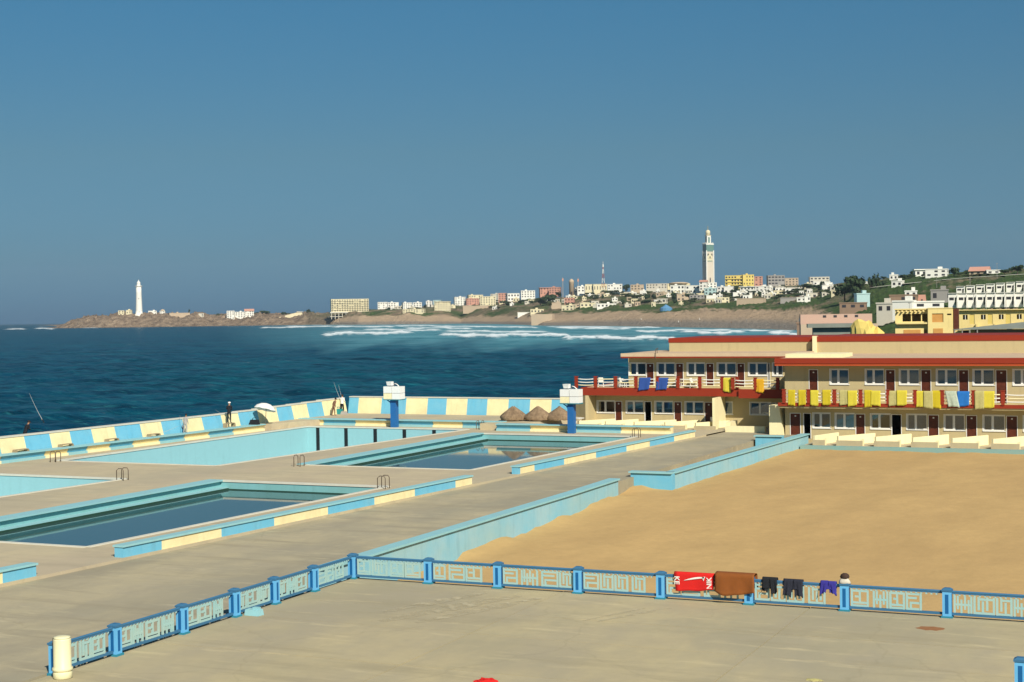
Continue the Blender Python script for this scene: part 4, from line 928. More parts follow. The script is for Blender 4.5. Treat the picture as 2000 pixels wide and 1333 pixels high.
# ================================================================== LAMP POSTS WITH WHITE BOXES
def lamp_post(label, px, py, y_base, arm):
    X, Y = px, py; t = thing('box_lamp_post', label, 'lamp post', (X, Y, DZ))
    m_ = MB(); m_.box(-.27, .27, -.27, .27, 0, 2.42); part('column', m_, mat('strong_blue_paint', (.02, .13, .36), .5, .12, 2), t)
    m_ = MB(); m_.hexa([(-.85, -.5), (.85, -.5), (.85, .5), (-.85, .5)], 2.421, 2.50); part('shelf', m_, mat('teal_shelf_paint', (.03, .20, .24), .5, .1), t)
    for i, (a, b) in enumerate(((-.82, -.02), (.02, .82))):
        for z0_, z1_ in ((2.501, 3.02), (3.05, 3.62)):
            m_ = MB(); m_.box(a, b, -.47, .47, z0_, z1_); part('white_panel', m_, STUCCOB if (i == 0 and z0_ < 3) else WHITE, t)
    m_ = MB(); m_.tube([(-.72, 0, 2.40), (-.45, 0, 2.25), (-.28, 0, 1.95)], .05, 6); part('bracket', m_, mat('strong_blue_paint', (.02, .13, .36)), t)
    fl_ = MB(); fl_.hexa([(-.60, -.2), (-.15, -.28), (-.10, .1), (-.52, .15)], 3.70, 4.05, q2=[(-.66, -.26), (-.12, -.32), (-.10, .1), (-.52, .15)]); f_ = part('floodlight', fl_, WHITE, t)
    m_ = MB(); m_.tube([(-.34, 0, 3.62), (-.34, 0, 3.74)], .04, 6); part('floodlight_stem', m_, STEEL, t)
    m_ = MB(); m_.tube([(.02, -.1, 3.62), (.12, -.1, 3.88), (.32, -.1, 3.82), (.55, -.1, 3.64)], .04, 6); part('cable_loop', m_, PLASTIC, t, True)
lamp_post('left white box floodlight post on a blue column behind the striped pool', onY(771, 838, 119.55)[0], 119.55, 0, 0)
lamp_post('right white box floodlight post on a blue column by the hotel end', onY(1117, 850, 116.9)[0], 116.9, 0, 0)

# ================================================================== THATCHED HEAPS
def thatch(label, px, seed):
    X, Y = un(px, 822, zr); t = thing('thatched_parasol', label, 'thatch', (X, Y, zr))
    g = random.Random(seed); n = 40; m_ = MB(); rings = [(1.10, .08), (1.22, .32), (1.12, .46), (.78, .74), (.38, 1.02), (.05, 1.22)]; vs = []
    for j, (r_, z) in enumerate(rings):
        for k in range(n):
            a = 2*math.pi*k/n; rr = r_*(1+.05*math.sin(3*a+seed)+.035*g.uniform(-1, 1)); vs.append((rr*math.cos(a), rr*math.sin(a)*.95, z*(1+.05*math.sin(2*a+seed))+.03*g.uniform(-1, 1)))
    m_.add(vs, [(j*n+k, j*n+(k+1) % n, (j+1)*n+(k+1) % n, (j+1)*n+k) for j in range(5) for k in range(n)]+[tuple(range(5*n, 6*n))]); part('straw_cap', m_, STRAW, t, True)
    st = MB()                                           # loose straw ends all over
    for k in range(700):
        a = g.uniform(0, 6.283); u = g.random()**.7; r_ = 1.15*u+.05; z = 1.2-.72*u-.30*max(0, u-.8)
        p = Vector((r_*math.cos(a), r_*math.sin(a)*.95, z+.03)); d_ = Vector((math.cos(a+g.uniform(-.3, .3)), math.sin(a+g.uniform(-.3, .3)), -.85-.5*u)).normalized()*g.uniform(.15, .32); s_ = Vector((-math.sin(a), math.cos(a), 0))*.014
        st.add([p-s_, p+s_, p+d_], [(0, 1, 2)])
    o = part('loose_straw', st, STRAW, t); o['kind'] = 'stuff'
    m_ = MB(); m_.tube([(0, 0, 0), (0, 0, .6)], .07, 8); part('pole', m_, BARK, t)
for px, l, s in [(1003, 'thatched parasol cap on the ground, leftmost of the three by the sea wall', 1), (1051, 'thatched parasol cap on the ground, middle of the three by the sea wall', 2), (1093, 'thatched parasol cap on the ground, rightmost of the three behind the lamp post', 3)]: thatch(l, px, s)

# ================================================================== PEOPLE
def person(label, loc, rz, J, bones, rad, mats, zones, extra=None, scale=1.):
    """one continuous skinned body; zones gives the material for a body point"""
    t = thing('person', label, 'person', loc, rz); t.scale = (scale,)*3
    names = list(J); me = bpy.data.meshes.new('body'); me.from_pydata([J[n] for n in names], [(names.index(a), names.index(b)) for a, b in bones], [])
    o = bpy.data.objects.new('b', me); COL.objects.link(o); sm = o.modifiers.new('s', 'SKIN'); sm.use_smooth_shade = True; ss = o.modifiers.new('d', 'SUBSURF'); ss.levels = 2; ss.render_levels = 2
    for i, n in enumerate(names):
        sv = me.skin_vertices[0].data[i]; r_ = rad[n]; sv.radius = r_ if isinstance(r_, tuple) else (r_, r_); sv.use_root = (n == 'pelvis')
    bpy.context.view_layer.update(); dg = bpy.context.evaluated_depsgraph_get(); bm = bpy.data.meshes.new_from_object(o.evaluated_get(dg)); bpy.data.objects.remove(o)
    bm.materials.clear()
    for mm in mats: bm.materials.append(mm)
    for p in bm.polygons: p.material_index = zones(p.center); p.use_smooth = True
    link('body', bm, t); return t
def pose(lean=0., arms='down', step=.12, bend=0.):
    y = lambda z, f=1: lean*(max(0, z-.9))*f
    J = {'pelvis': (0, 0, .94), 'belly': (0, -y(1.1), 1.10), 'chest': (0, -y(1.32), 1.34), 'neck': (0, -y(1.5), 1.50), 'chin': (0, -y(1.58)-.01, 1.575), 'head': (0, -y(1.68)-.01, 1.67), 'crown': (0, -y(1.74), 1.745)}
    for s, n in ((-1, 'l'), (1, 'r')):
        J['hip'+n] = (s*.095, 0, .90); J['knee'+n] = (s*.105, -.03+s*step*.3, .50); J['ank'+n] = (s*.11, .03+s*step*.6, .09); J['toe'+n] = (s*.13, -.16+s*step*.6, .035)
        J['sho'+n] = (s*.185, -y(1.42), 1.425)
        if arms == 'down': J['elb'+n] = (s*.25, -y(1.15)+.03, 1.15); J['wri'+n] = (s*.25, -y(.95)-.10, .90); J['han'+n] = (s*.24, -y(.9)-.13, .82)
        elif arms == 'rod': J['elb'+n] = (s*.24, -y(1.15)-.06, 1.17); J['wri'+n] = (s*.10, -y(1.1)-.30, 1.16+.06*s); J['han'+n] = (s*.04, -y(1.1)-.38, 1.18+.06*s)
        else: J['elb'+n] = (s*.27, -.22, 1.15-bend); J['wri'+n] = (s*.16, -.40, 1.0-bend*1.5); J['han'+n] = (s*.13, -.46, .95-bend*1.6)
    return J
BONES = [('pelvis', 'belly'), ('belly', 'chest'), ('chest', 'neck'), ('neck', 'chin'), ('chin', 'head'), ('head', 'crown')]+[(a+n, b+n) for n in 'lr' for a, b in (('hip', 'knee'), ('knee', 'ank'), ('ank', 'toe'), ('sho', 'elb'), ('elb', 'wri'), ('wri', 'han'))]+[('pelvis', 'hip'+n) for n in 'lr']+[('chest', 'sho'+n) for n in 'lr']
RAD = {'pelvis': (.15, .12), 'belly': (.14, .11), 'chest': (.16, .12), 'neck': .055, 'chin': (.07, .08), 'head': (.085, .10), 'crown': (.055, .06)}
for n in 'lr': RAD.update({'hip'+n: .095, 'knee'+n: .065, 'ank'+n: .045, 'toe'+n: .035, 'sho'+n: .065, 'elb'+n: .047, 'wri'+n: .033, 'han'+n: .04})
def hat(t, m_, J, brim=.12):
    c = J['head']; q = MB(); q.lathe([(.10+brim*.2, c[2]+.02), (.112, c[2]+.03), (.108, c[2]+.09), (.06, c[2]+.125), (.005, c[2]+.13)], 14, (c[0], c[1]+.005)); part('cap', q, m_, t, True)
def hair(t, J):
    c = J['head']; q = MB(); q.lathe([(.095, c[2]-.03), (.108, c[2]+.02), (.098, c[2]+.08), (.05, c[2]+.115), (.005, c[2]+.12)], 12, (c[0], c[1]+.022)); part('hair', q, HAIR, t, True)
def face(t, J):
    c = J['head']; q = MB(); 
    for s in (-1, 1): q.box(c[0]+s*.035-.012, c[0]+s*.035+.012, c[1]-.112, c[1]-.098, c[2]-.01, c[2]+.006)
    q.box(c[0]-.025, c[0]+.025, c[1]-.104, c[1]-.092, c[2]-.075, c[2]-.065); part('face_features', q, HAIR, t)
    q = MB(); q.hexa([(c[0]-.015, c[1]-.095), (c[0]+.015, c[1]-.095), (c[0]+.01, c[1]-.125), (c[0]-.01, c[1]-.125)], c[2]-.05, c[2]-.03); part('nose', q, SKIN, t)
def zone(trs, top, skin=0):
    def f(c):
        if c.z > 1.50: return 0
        if abs(c.x) > .0 and c.z < .06: return 3
        return 1 if c.z > .93 else 2
    return f
SHOE = BLACKT
# fisherman in black with a white cap, on the bench wall
def step_at(px, X_):
    d_ = ray(px, 840); Yy = X_/d_[0]*d_[1]; return float(X_), float(Yy)
def plank(label, px, h_):
    X, Y = step_at(px, -75.25-.045*max(0, 114.5-step_at(px, -76)[1])); m_ = MB(); m_.box(-.20, .16, -.62, .62, h_-.05, h_); t_ = thing('wooden_step', label, 'step', (X, Y, zr)); part('plank', m_, mat('weathered_board', (.36, .27, .16), .9, .3, 3), t_)
    for s_ in (-.6, .6): m_ = MB(); m_.box(-.2, .2, s_-.05, s_+.05, 0, h_-.061); part('support', m_, mat('weathered_board', (.36, .27, .16)), t_)
    return X, Y
for px_, nm_ in ((40, 'first'), (128, 'second'), (218, 'third'), (300, 'fourth')): plank('brown wooden step against the left sea wall, %s from the left' % nm_, px_, .25)
X, Y = plank('brown wooden step under the fishing person in black', 448, .42); J = pose(.18, 'rod'); p1 = person('person in black clothes and a white cap fishing at the striped sea wall', (X, Y, zr+.42), R(200), J, BONES, RAD, [SKIN, BLACKT, BLACKT, BLACKT], zone(0, 0)); hat(p1, WHITET, J); face(p1, J)
# man in a white shirt with rod
X, Y = onY(668, 805.5, 127.5)[0], 127.5; J2 = pose(.10, 'rod', .2); p2 = person('person in a white shirt and black trousers holding a fishing rod', (X, Y, zr), R(165), J2, BONES, RAD, [SKIN, WHITET, BLACKT, BLACKT], zone(0, 0), scale=1.05); hair(p2, J2); face(p2, J2)
X3, Y3 = step_at(652, -74.65); J3 = pose(.35, 'down', .16); p3 = person('person in dusty brown clothes standing left of the white shirted person', (X3, Y3, zr), R(150), J3, BONES, RAD, [SKIN, BRNCLOTH, BRNCLOTH, BRNCLOTH], zone(0, 0), scale=.94); hair(p3, J3); face(p3, J3)
# two anglers beyond the wall, only their upper bodies show
X4, Y4 = -78.1, un(88, 845, 1.6)[1]; X4 = un(88, 846, 1.75)[0]; Y4 = un(88, 846, 1.75)[1]
rk = MB(); rk.box(-79.6, -77.4, 66, 126, -8, .95); rko = part('sea_wall_footing', rk, FAR['grey']); rko['kind'] = 'structure'
J4 = pose(.5, 'rod'); p4 = person('person in dark clothes bending behind the left end of the sea wall', (-78.4, 87.5, .95), R(170), J4, BONES, RAD, [SKIN, BLACKT, BLACKT, BLACKT], zone(0, 0)); hair(p4, J4); face(p4, J4)
J5 = pose(.2, 'down'); X5, Y5 = step_at(362, -75.55); p5 = person('person in pale grey clothes leaning at the sea wall beside the fallen rods', (X5, Y5, zr), R(180), J5, BONES, RAD, [SKIN, mat('pale_grey_cloth', (.38, .36, .33), .9, .15), mat('pale_grey_cloth', (.38, .36, .33)), BRNCLOTH], zone(0, 0), scale=.9); hair(p5, J5); face(p5, J5)
RODM = mat('pale_rod', (.45, .47, .44), .4, .1, bump=0)
def rod(label, a, b, r_=.022):
    t = thing('fishing_rod', label, 'fishing rod', a); a, b = Vector(a), Vector(b); m_ = MB(); d_ = b-a; n = 8
    m_.tube([d_*(k/n)+Vector((0, 0, -.10*math.sin(math.pi*k/n))) for k in range(n+1)], [r_*(1-.65*k/n) for k in range(n+1)], 6); part('blank', m_, RODM, t, True)
    m_ = MB(); m_.tube([d_*.0, d_*.1], r_*1.5, 8); part('grip', m_, BLACKT, t); m_ = MB(); m_.lathe([(.05, -.03), (.06, 0), (.05, .03)], 10, (0, 0)); part('reel', m_, STEEL, t, loc=tuple(d_*.13-Vector((0, 0, .07))))
def at_px(x, y, depth):
    r = ray(x, y); p = CAM+r*depth; return tuple(float(v) for v in p)
D2 = depth_px(*un(668, 806, zr))[1]-1.5
rod('fishing rod held up by the white shirted person', at_px(666, 783, D2-.3), at_px(652, 747, D2+1.2)); rod('second fishing rod standing upright behind the white shirted person', at_px(672, 790, D2+.8), at_px(661, 752, D2+2))
D4 = depth_px(-78.4, 87.5)[1]; rod('fishing rod rising from behind the left end of the sea wall', at_px(86, 826, D4-.3), at_px(57, 768, D4+2))
D5 = depth_px(X5, Y5)[1]
rod('fishing rod leaning out over the sea wall in front of the grey clothed person', at_px(358, 838, D5-.4), at_px(351, 812, D5+.8)); 
rod('long fishing rod lying slanted against the blue sea wall bays', at_px(284, 854, D5-3), at_px(350, 832, D5-.6)); rod('fishing rod lying against a blue bay near the left end', at_px(164, 866, 121.5), at_px(146, 842, 124))
D1 = depth_px(-75.5, 111)[1]; rod('fishing rod held low by the person in black', at_px(441, 810, D1-.2), at_px(420, 800, D1+3.2))
# parasol behind the wall, bag on the bench, small heap
X, Y = un(518, 799, 2.0); pa = thing('parasol', 'white fabric parasol lying open behind the striped sea wall', 'parasol', (X, Y, .55))
def canopy():
    n = 8; m_ = MB(); vs = [(0, 0, .55)]
    for j, (r_, z) in enumerate(((.45, .46), (.82, .24), (1.0, -.02))):
        for k in range(n*2):
            a = math.pi*k/n; rr = r_*(1 if k % 2 == 0 else .95); vs.append((rr*math.cos(a), rr*math.sin(a), z-(.0 if k % 2 == 0 else .04)))
    N_ = n*2; fs = [(0, 1+k, 1+(k+1) % N_) for k in range(N_)]+[(1+j*N_+k, 1+j*N_+(k+1) % N_, 1+(j+1)*N_+(k+1) % N_, 1+(j+1)*N_+k) for j in range(2) for k in range(N_)]
    return m_.add(vs, fs)
co = part('canopy', canopy(), WHITET, pa, True, (0, 0, 1.42)); co.rotation_euler = (R(-16), R(6), 0)
m_ = MB(); m_.tube([(0, 0, 0), (.05, .1, 1.9)], .022, 6); part('pole', m_, STEEL, pa)
X, Y = step_at(497, -75.1)
def bag(label, loc, m_, s=1.):
    t = thing('bag', label, 'bag', loc); q = MB(); q.hexa([(-.42*s, -.2*s), (.42*s, -.2*s), (.42*s, .2*s), (-.42*s, .2*s)], 0, .38*s, q2=[(-.30*s, -.12*s), (.34*s, -.12*s), (.34*s, .12*s), (-.30*s, .12*s)]); part('body', q, m_, t)
    q = MB(); q.tube([(-.2*s, 0, .36*s), (-.12*s, 0, .52*s), (.12*s, 0, .52*s), (.2*s, 0, .36*s)], .025*s, 6); part('strap', q, m_, t, True)
bag('black fishing bag on the bench wall below the white parasol', (X, Y, .722), BLACKT, 1.1)
X, Y = un(705, 806, zr); bag('small brown bag on the raised walkway right of the white shirted person', (X, Y, zr), BRNCLOTH, .7)
X, Y = onY(660, 803, 127.0)[0], 127.0; bag('teal cloth bag standing between the two people with fishing rods', (X, Y, zr), TEALT, 1.3)
X, Y = un(672, 810, zr); bag('pale grey bag at the feet of the white shirted person', (X, Y, zr), mat('pale_grey_cloth', (.38, .36, .33)), .8)

# ================================================================== BALCONY FURNITURE
def chair(label, loc, rz):
    t = thing('plastic_chair', label, 'chair', loc, rz, 'white plastic balcony chairs')
    q = MB(); q.box(-.24, .24, -.23, .23, .40, .44); part('seat', q, PLASTIC, t); q = MB(); q.hexa([(-.24, .20), (.24, .20), (.24, .24), (-.24, .24)], .441, .86, q2=[(-.21, .30), (.21, .30), (.21, .33), (-.21, .33)]); part('backrest', q, PLASTIC, t)
    for sx in (-1, 1):
        for sy in (-1, 1): q = MB(); q.hexa([(sx*.25-.025, sy*.25-.025), (sx*.25+.025, sy*.25-.025), (sx*.25+.025, sy*.25+.025), (sx*.25-.025, sy*.25+.025)], 0, .40, q2=[(sx*.21-.02, sy*.2-.02), (sx*.21+.02, sy*.2-.02), (sx*.21+.02, sy*.2+.02), (sx*.21-.02, sy*.2+.02)]); part('leg', q, PLASTIC, t)
        q = MB(); q.box(sx*.27-.03, sx*.27+.03, -.2, .22, .62, .66); part('armrest', q, PLASTIC, t)
def table(label, loc):
    t = thing('plastic_table', label, 'table', loc); q = MB(); q.lathe([(.42, .68), (.45, .70), (.45, .73), (.40, .74)], 20); part('tabletop', q, PLASTIC, t, True)
    for k in range(4): a = math.pi/4+k*math.pi/2; q = MB(); q.tube([(.34*math.cos(a), .34*math.sin(a), 0), (.28*math.cos(a), .28*math.sin(a), .69)], .025, 6); part('leg', q, PLASTIC, t)
table('white plastic table on the open left end of the left wing balcony', (-47.8, YL+.6, 3.31)); chair('white plastic chair at the sea end of the left wing balcony', (-49.4, YL+.3, 3.31), R(200)); chair('white plastic chair right of the white balcony table', (-46.9-.1, YL-.45, 3.31), R(90)); chair('white plastic chair behind the white balcony table', (-48.3, YL+1.7, 3.31), R(10))
table('white plastic table on the left wing balcony by the second brown door', (-41.8, YL-.65, 3.31)); chair('white plastic chair beside the second blue towel', (-40.4, YL-.6, 3.31), R(80))
chair('white plastic chair on a ground floor patio of the left wing', (-38.4, YL-1.2, .0), R(160)); table('white plastic table on the first patio of the left wing', (-50.3, 126.2, -.02))

# ================================================================== THE FAR SHORE: LANDMARKS
def facing(x, d, off=0.):                               # rotation that turns local -y towards the viewer
    X, Y = pol(x, d); return X, Y, math.atan2(Y, X)-math.pi/2+off
def far_thing(name, label, cat, x, d, z=None, off=0., group=None):
    X, Y, a = facing(x, d, off); return thing(name, label, cat, (X, Y, gz(x, d) if z is None else z), a, group)
# lighthouse
dL = 2960.; zl = 17.
t = far_thing('lighthouse', 'tall white lighthouse on the rocky point', 'lighthouse', 272, dL, zl)
hp = lambda y, x=272: H-(y-hz(x))*dL/F-zl              # photo height -> metres above the base
q = MB(); q.lathe([(8.5, -6), (8.5, 3), (6.9, 3.2), (6.2, 10), (5.2, hp(569)-4), (5.0, hp(561))], 28); part('tower', q, FAR['white'], t, True)
q = MB(); q.lathe([(5.2, hp(561)), (6.6, hp(560)+.2), (6.6, hp(558.5)), (5.0, hp(558.4))], 28); part('gallery', q, FAR['white'], t)
q = MB(); q.lathe([(3.6, hp(558.4)), (3.4, hp(553.5)), (3.7, hp(553.3)), (1.6, hp(550)), (.4, hp(548)), (.3, hp(546.5))], 20); part('lantern', q, FAR['white'], t)
for k in (0, 3): q = MB(); q.box(-.5, .5, -6.9+k*.3, -5.0, 6+k*8.5, 8.5+k*8.5); part('window', q, FAR['dark'], t)
# minaret
dM = 4500.; zm = 42.; hm = lambda y: H-(y-hz(1384))*dM/F-zm; pxm = dM/F
t = far_thing('minaret', 'tall square minaret with a green tiled band and domed lantern', 'minaret', 1384.5, dM, zm, R(27))
W2 = 11.3
TILE = mat('far_green_tile', (.12, .24, .20), .7, .2, .2, bump=0); STONE = mat('far_minaret_stone', (.66, .58, .46), .85, .08, .1, bump=0)
q = MB(); q.box(-W2, W2, -W2, W2, -20, hm(492)); part('shaft', q, STONE, t)
for sx in (-1, 1):
    for sy in (-1, 1): q = MB(); q.box(sx*W2-1.6, sx*W2+1.6, sy*W2-1.6, sy*W2+1.6, -20, hm(490)); part('corner_pilaster', q, FAR['white'], t)
q = MB(); q.box(-W2-.6, W2+.6, -W2-.6, W2+.6, hm(492)+.01, hm(479)); part('tile_band', q, TILE, t)
q = MB(); q.box(-W2-1.4, W2+1.4, -W2-1.4, W2+1.4, hm(479)+.01, hm(477)); 
for k in range(7):
    for sy in (-1, 1): q.box(-W2+k*3.3, -W2+k*3.3+1.8, sy*(W2+.3)-.8, sy*(W2+.3)+.8, hm(477), hm(475)); q.box(sy*(W2+.3)-.8, sy*(W2+.3)+.8, -W2+k*3.3+2, -W2+k*3.3+3.6, hm(477), hm(475))
part('parapet', q, FAR['white'], t)
for rot in (0, 1, 3):                                   # arched blind niche and spandrels on the shown faces
    rr = Matrix.Rotation(rot*math.pi/2, 4, 'Z')
    def face_part(nm, pts, y0, y1, m_):
        n = len(pts); q = MB(); q.add([(x, -y0, z) for x, z in pts]+[(x, -y1, z) for x, z in pts], [tuple(range(n)), tuple(range(n, 2*n))[::-1]]+[(i, (i+1) % n, n+(i+1) % n, n+i) for i in range(n)])
        me = q.mesh(nm, m_); me.transform(rr); link(nm, me, t)
    zz = hm(512); zt2 = hm(496)
    face_part('niche_panel', [(-8.5, zz), (8.5, zz), (8.5, zt2), (-8.5, zt2)], W2+.35, W2-.2, FAR['cream'])
    for s in (-1, 1): face_part('spandrel', [(s*8, zt2-.5), (s*8, zt2-8), (s*4.5, zt2-4), (s*2.5, zt2-.5)], W2+.6, W2-.1, FAR['dark'])
    face_part('arch', [(-4, hm(506)), (0, hm(500.5)), (4, hm(506)), (2.2, hm(506)), (0, hm(503)), (-2.2, hm(506))], W2+.7, W2, FAR['dark'])
    face_part('frieze', [(-8, hm(511.5)), (8, hm(511.5)), (8, hm(510)), (-8, hm(510))], W2+.62, W2, TILE)
    face_part('window', [(-1.8, hm(552)), (1.8, hm(552)), (1.8, hm(545)), (0, hm(542)), (-1.8, hm(545))], W2+.4, W2, FAR['dark'])
q = MB(); q.box(-6.3, 6.3, -6.3, 6.3, hm(477), hm(461)); lt = part('lantern_tower', q, FAR['white'], t)
for sx, sy, a in ((0, -1, 0), (1, 0, 1), (-1, 0, 1)):
    q = MB(); 
    if a == 0: q.box(-2.6, 2.6, -6.6, -6.0, hm(475), hm(464))
    else: q.box(sx*6.3-.3, sx*6.3+.3, -2.6, 2.6, hm(475), hm(464))
    part('lantern_window', q, TILE, lt)
q = MB(); q.box(-7, 7, -7, 7, hm(461)+.01, hm(459.8)); q.lathe([(5.4, hm(459.8)), (6.9, hm(456)), (7.0, hm(454)), (5.9, hm(451.5)), (3, hm(450)), (.4, hm(449.4))], 20); part('dome', q, FAR['cream'], t, True)
q = MB(); q.tube([(0, 0, hm(450)), (0, 0, hm(441.5))], .5, 6)
for y, r_ in ((448, 1.7), (445.5, 1.4), (443.5, 1.1)): q.lathe([(.2, hm(y)-r_), (r_, hm(y)), (.2, hm(y)+r_)], 10)
part('finial', q, mat('far_gilt', (.45, .36, .12), .4, .1, bump=0), t)
q = MB(); q.box(-34, 30, -16, 26, -22, hm(566)); part('mosque_hall', q, FAR['white'], t)
# radio mast
dR = 2350.; t = far_thing('radio_mast', 'red and white lattice radio mast above the hillside houses', 'mast', 1179, dR, 34); hr = lambda y: H-(y-hz(1179))*dR/F-34
RW = [mat('mast_red', (.42, .10, .05), .6, .1, bump=0), FAR['white']]
zsec = np.linspace(0, hr(517), 8)
for k in range(7):
    q = MB(); w0, w1 = 3.2*(1-k/7.5), 3.2*(1-(k+1)/7.5)
    for sx, sy in ((-1, -1), (1, -1), (1, 1), (-1, 1)):
        q.tube([(sx*w0, sy*w0, zsec[k]), (sx*w1, sy*w1, zsec[k+1])], .28, 4)
        q.tube([(sx*w0, sy*w0, zsec[k]), (-sy*w1, sx*w1, zsec[k+1])], .18, 4)
    part('mast_section', q, RW[k % 2], t)
q = MB(); q.tube([(0, 0, zsec[-1]), (0, 0, hr(511))], .3, 5); q.lathe([(1.0, zsec[-1]-4), (1.0, zsec[-1])], 8); part('antenna', q, FAR['white'], t)
for x_, yt in ((1100, 542), (1130, 543)):               # shorter poles and the domed water tower beside them
    t = far_thing('antenna_pole', 'thin grey antenna pole beside the domed tower on the skyline, %s one' % ('left' if x_ == 1100 else 'right'), 'pole', x_, 2420); h_ = H-(yt-hz(x_))*2420/F-t.location.z
    q = MB(); q.tube([(0, 0, -2), (0, 0, h_)], [.8, .5], 6); part('pole', q, FAR['grey'], t); q = MB(); q.box(-1.2, 1.2, -.6, .6, h_-6, h_-2); part('antenna_box', q, FAR['pink'], t)
t = far_thing('domed_tower', 'small beige domed tower on the skyline left of the radio mast', 'tower', 1117, 2420); h_ = H-(545-hz(1117))*2420/F-t.location.z
q = MB(); q.lathe([(4, -3), (3.8, h_-6), (4.3, h_-5.5), (3.6, h_-2.5), (1.6, h_-.6), (.1, h_)], 16); part('tower', q, FAR['beige'], t, True); q = MB(); q.box(-1, 1, -4.6, -3.5, 4, 8); part('window', q, FAR['dark'], t)

# ================================================================== THE FAR SHORE: BUILDINGS
NB = [0]
def building(label, x0, x1, yt, yb, col, d=None, fl=None, win=True, group=None, off=None, roof=None, deep=1.0, name='house', cat='house', balc=False, wmat='dark', wfrac=.45):
    xm = (x0+x1)/2; d = d or hit(xm, yb); zb = H-(yb-hz(xm))*d/F; W_ = (x1-x0)*d/F; h_ = (yb-yt)*d/F; NB[0] += 1
    g = random.Random(NB[0]*13+5); off = g.uniform(-.25, .25) if off is None else off
    t = far_thing(name, label, cat, xm, d, zb, off, group); hw = W_/2/(abs(math.cos(off))+.35*abs(math.sin(off))); dp = max(5., min(W_*.8, 14))*deep
    q = MB(); q.box(-hw, hw, 0, dp, -5, h_); w_ = part('wall', q, FAR[col], t)
    if roof == 'parapet' or roof is None:
        q = MB(); q.box(-hw-.25, hw+.25, -.25, .15, h_, h_+.6); q.box(-hw-.25, hw+.25, dp-.15, dp+.25, h_, h_+.6); q.box(-hw-.25, -hw+.15, .15, dp-.15, h_, h_+.6); q.box(hw-.15, hw+.25, .15, dp-.15, h_, h_+.6); part('roof_parapet', q, FAR[col], t)
        if g.random() < .6:
            a = g.uniform(-hw*.6, hw*.2); q = MB(); q.box(a, a+min(3.2, hw*.6), dp*.4, dp*.4+3, h_, h_+2.3); part('stair_head', q, FAR[col], t)
    elif roof == 'slab': q = MB(); q.box(-hw-1.2, hw+1.2, -1.2, dp+.6, h_, h_+.8); part('roof', q, FAR[col], t)
    elif roof == 'gable': q = MB(); q.prism([(-1, h_), (dp+1, h_), (dp/2, h_+dp*.3)], 'x', -hw-.6, hw+.6); part('roof', q, FAR['pink' if col != 'pink' else 'brown'], t)
    elif roof == 'dome': q = MB(); q.lathe([(hw*.98, h_), (hw*.8, h_+h_*.25), (hw*.45, h_+h_*.45), (.1, h_+h_*.5)], 18, (0, dp/2)); part('roof', q, FAR['beige'], t, True)
    if win:
        fl = fl or max(1, round(h_/3.6)); fh = h_/fl; n = max(2, int(hw*2/4.2)); q = MB()
        for f in range(fl):
            for k in range(n):
                if g.random() < .12: continue
                cx_ = -hw+(k+.5)*2*hw/n; ww = 2*hw/n*wfrac/2; q.box(cx_-ww, cx_+ww, -.06, .05, f*fh+fh*.28, f*fh+fh*.76)
        for f in range(fl):
            for s in (-1, 1):
                for k in range(2): q.box(s*hw-.06, s*hw+.06, dp*(.2+.4*k), dp*(.38+.4*k), f*fh+fh*.28, f*fh+fh*.76)
        o = part('windows', q, FAR[wmat], t); o['kind'] = 'stuff'
        if balc:
            for f in range(fl):
                q = MB(); q.box(-hw, hw, -1.3, -.07, f*fh-.12, f*fh+.12); q.box(-hw, hw, -1.3, -1.15, f*fh+.12, f*fh+fh*.3); part('balcony', q, FAR[col], t)
    return t
B = building
# rocky point
B('cream keeper house left of the lighthouse', 231, 243, 607.5, 613.5, 'cream', 2950); B('second cream keeper house between the lighthouse and the left keeper house', 246, 257, 606.5, 613, 'cream', 2950)
B('long low white building right of the lighthouse', 290, 306, 608, 614, 'white', 2955); B('small white domed hut right of the lighthouse', 312, 322, 607.5, 613.5, 'white', 2955, roof='dome')
B('low beige wall house on the rocky point', 330, 372, 612, 617.5, 'beige', 2940, win=False); B('pale ruin on the rocky point', 388, 398, 613, 619, 'pale', 2930)
B('white beach house at the start of the low shore', 443, 458, 608, 624, 'white', 2900); B('white stepped beach house beside the start of the low shore', 459, 480, 610, 621, 'white', 2910); B('white gabled beach house among the shore trees', 478, 496, 608, 618, 'white', 2915, roof='gable')
# sloped grandstand
t = far_thing('grandstand', 'white sloping grandstand on the low shore', 'grandstand', 566, 2880); q = MB(); q.prism([(-25, -4), (20, -4), (24, 5.5), (22, 9), (12, 8.5), (-12, 2.5), (-25, -1)], 'y', 0, 14); part('terraces', q, FAR['cream'], t); q = MB(); q.prism([(13, 9.5), (25, 9.2), (25, 10.2), (13, 10.8)], 'y', -1, 15); part('roof', q, FAR['pale'], t); q = MB(); q.box(14, 15, 1, 2, 8.4, 9.6); q.box(22, 23, 1, 2, 7, 9.4); part('roof_post', q, FAR['pale'], t)
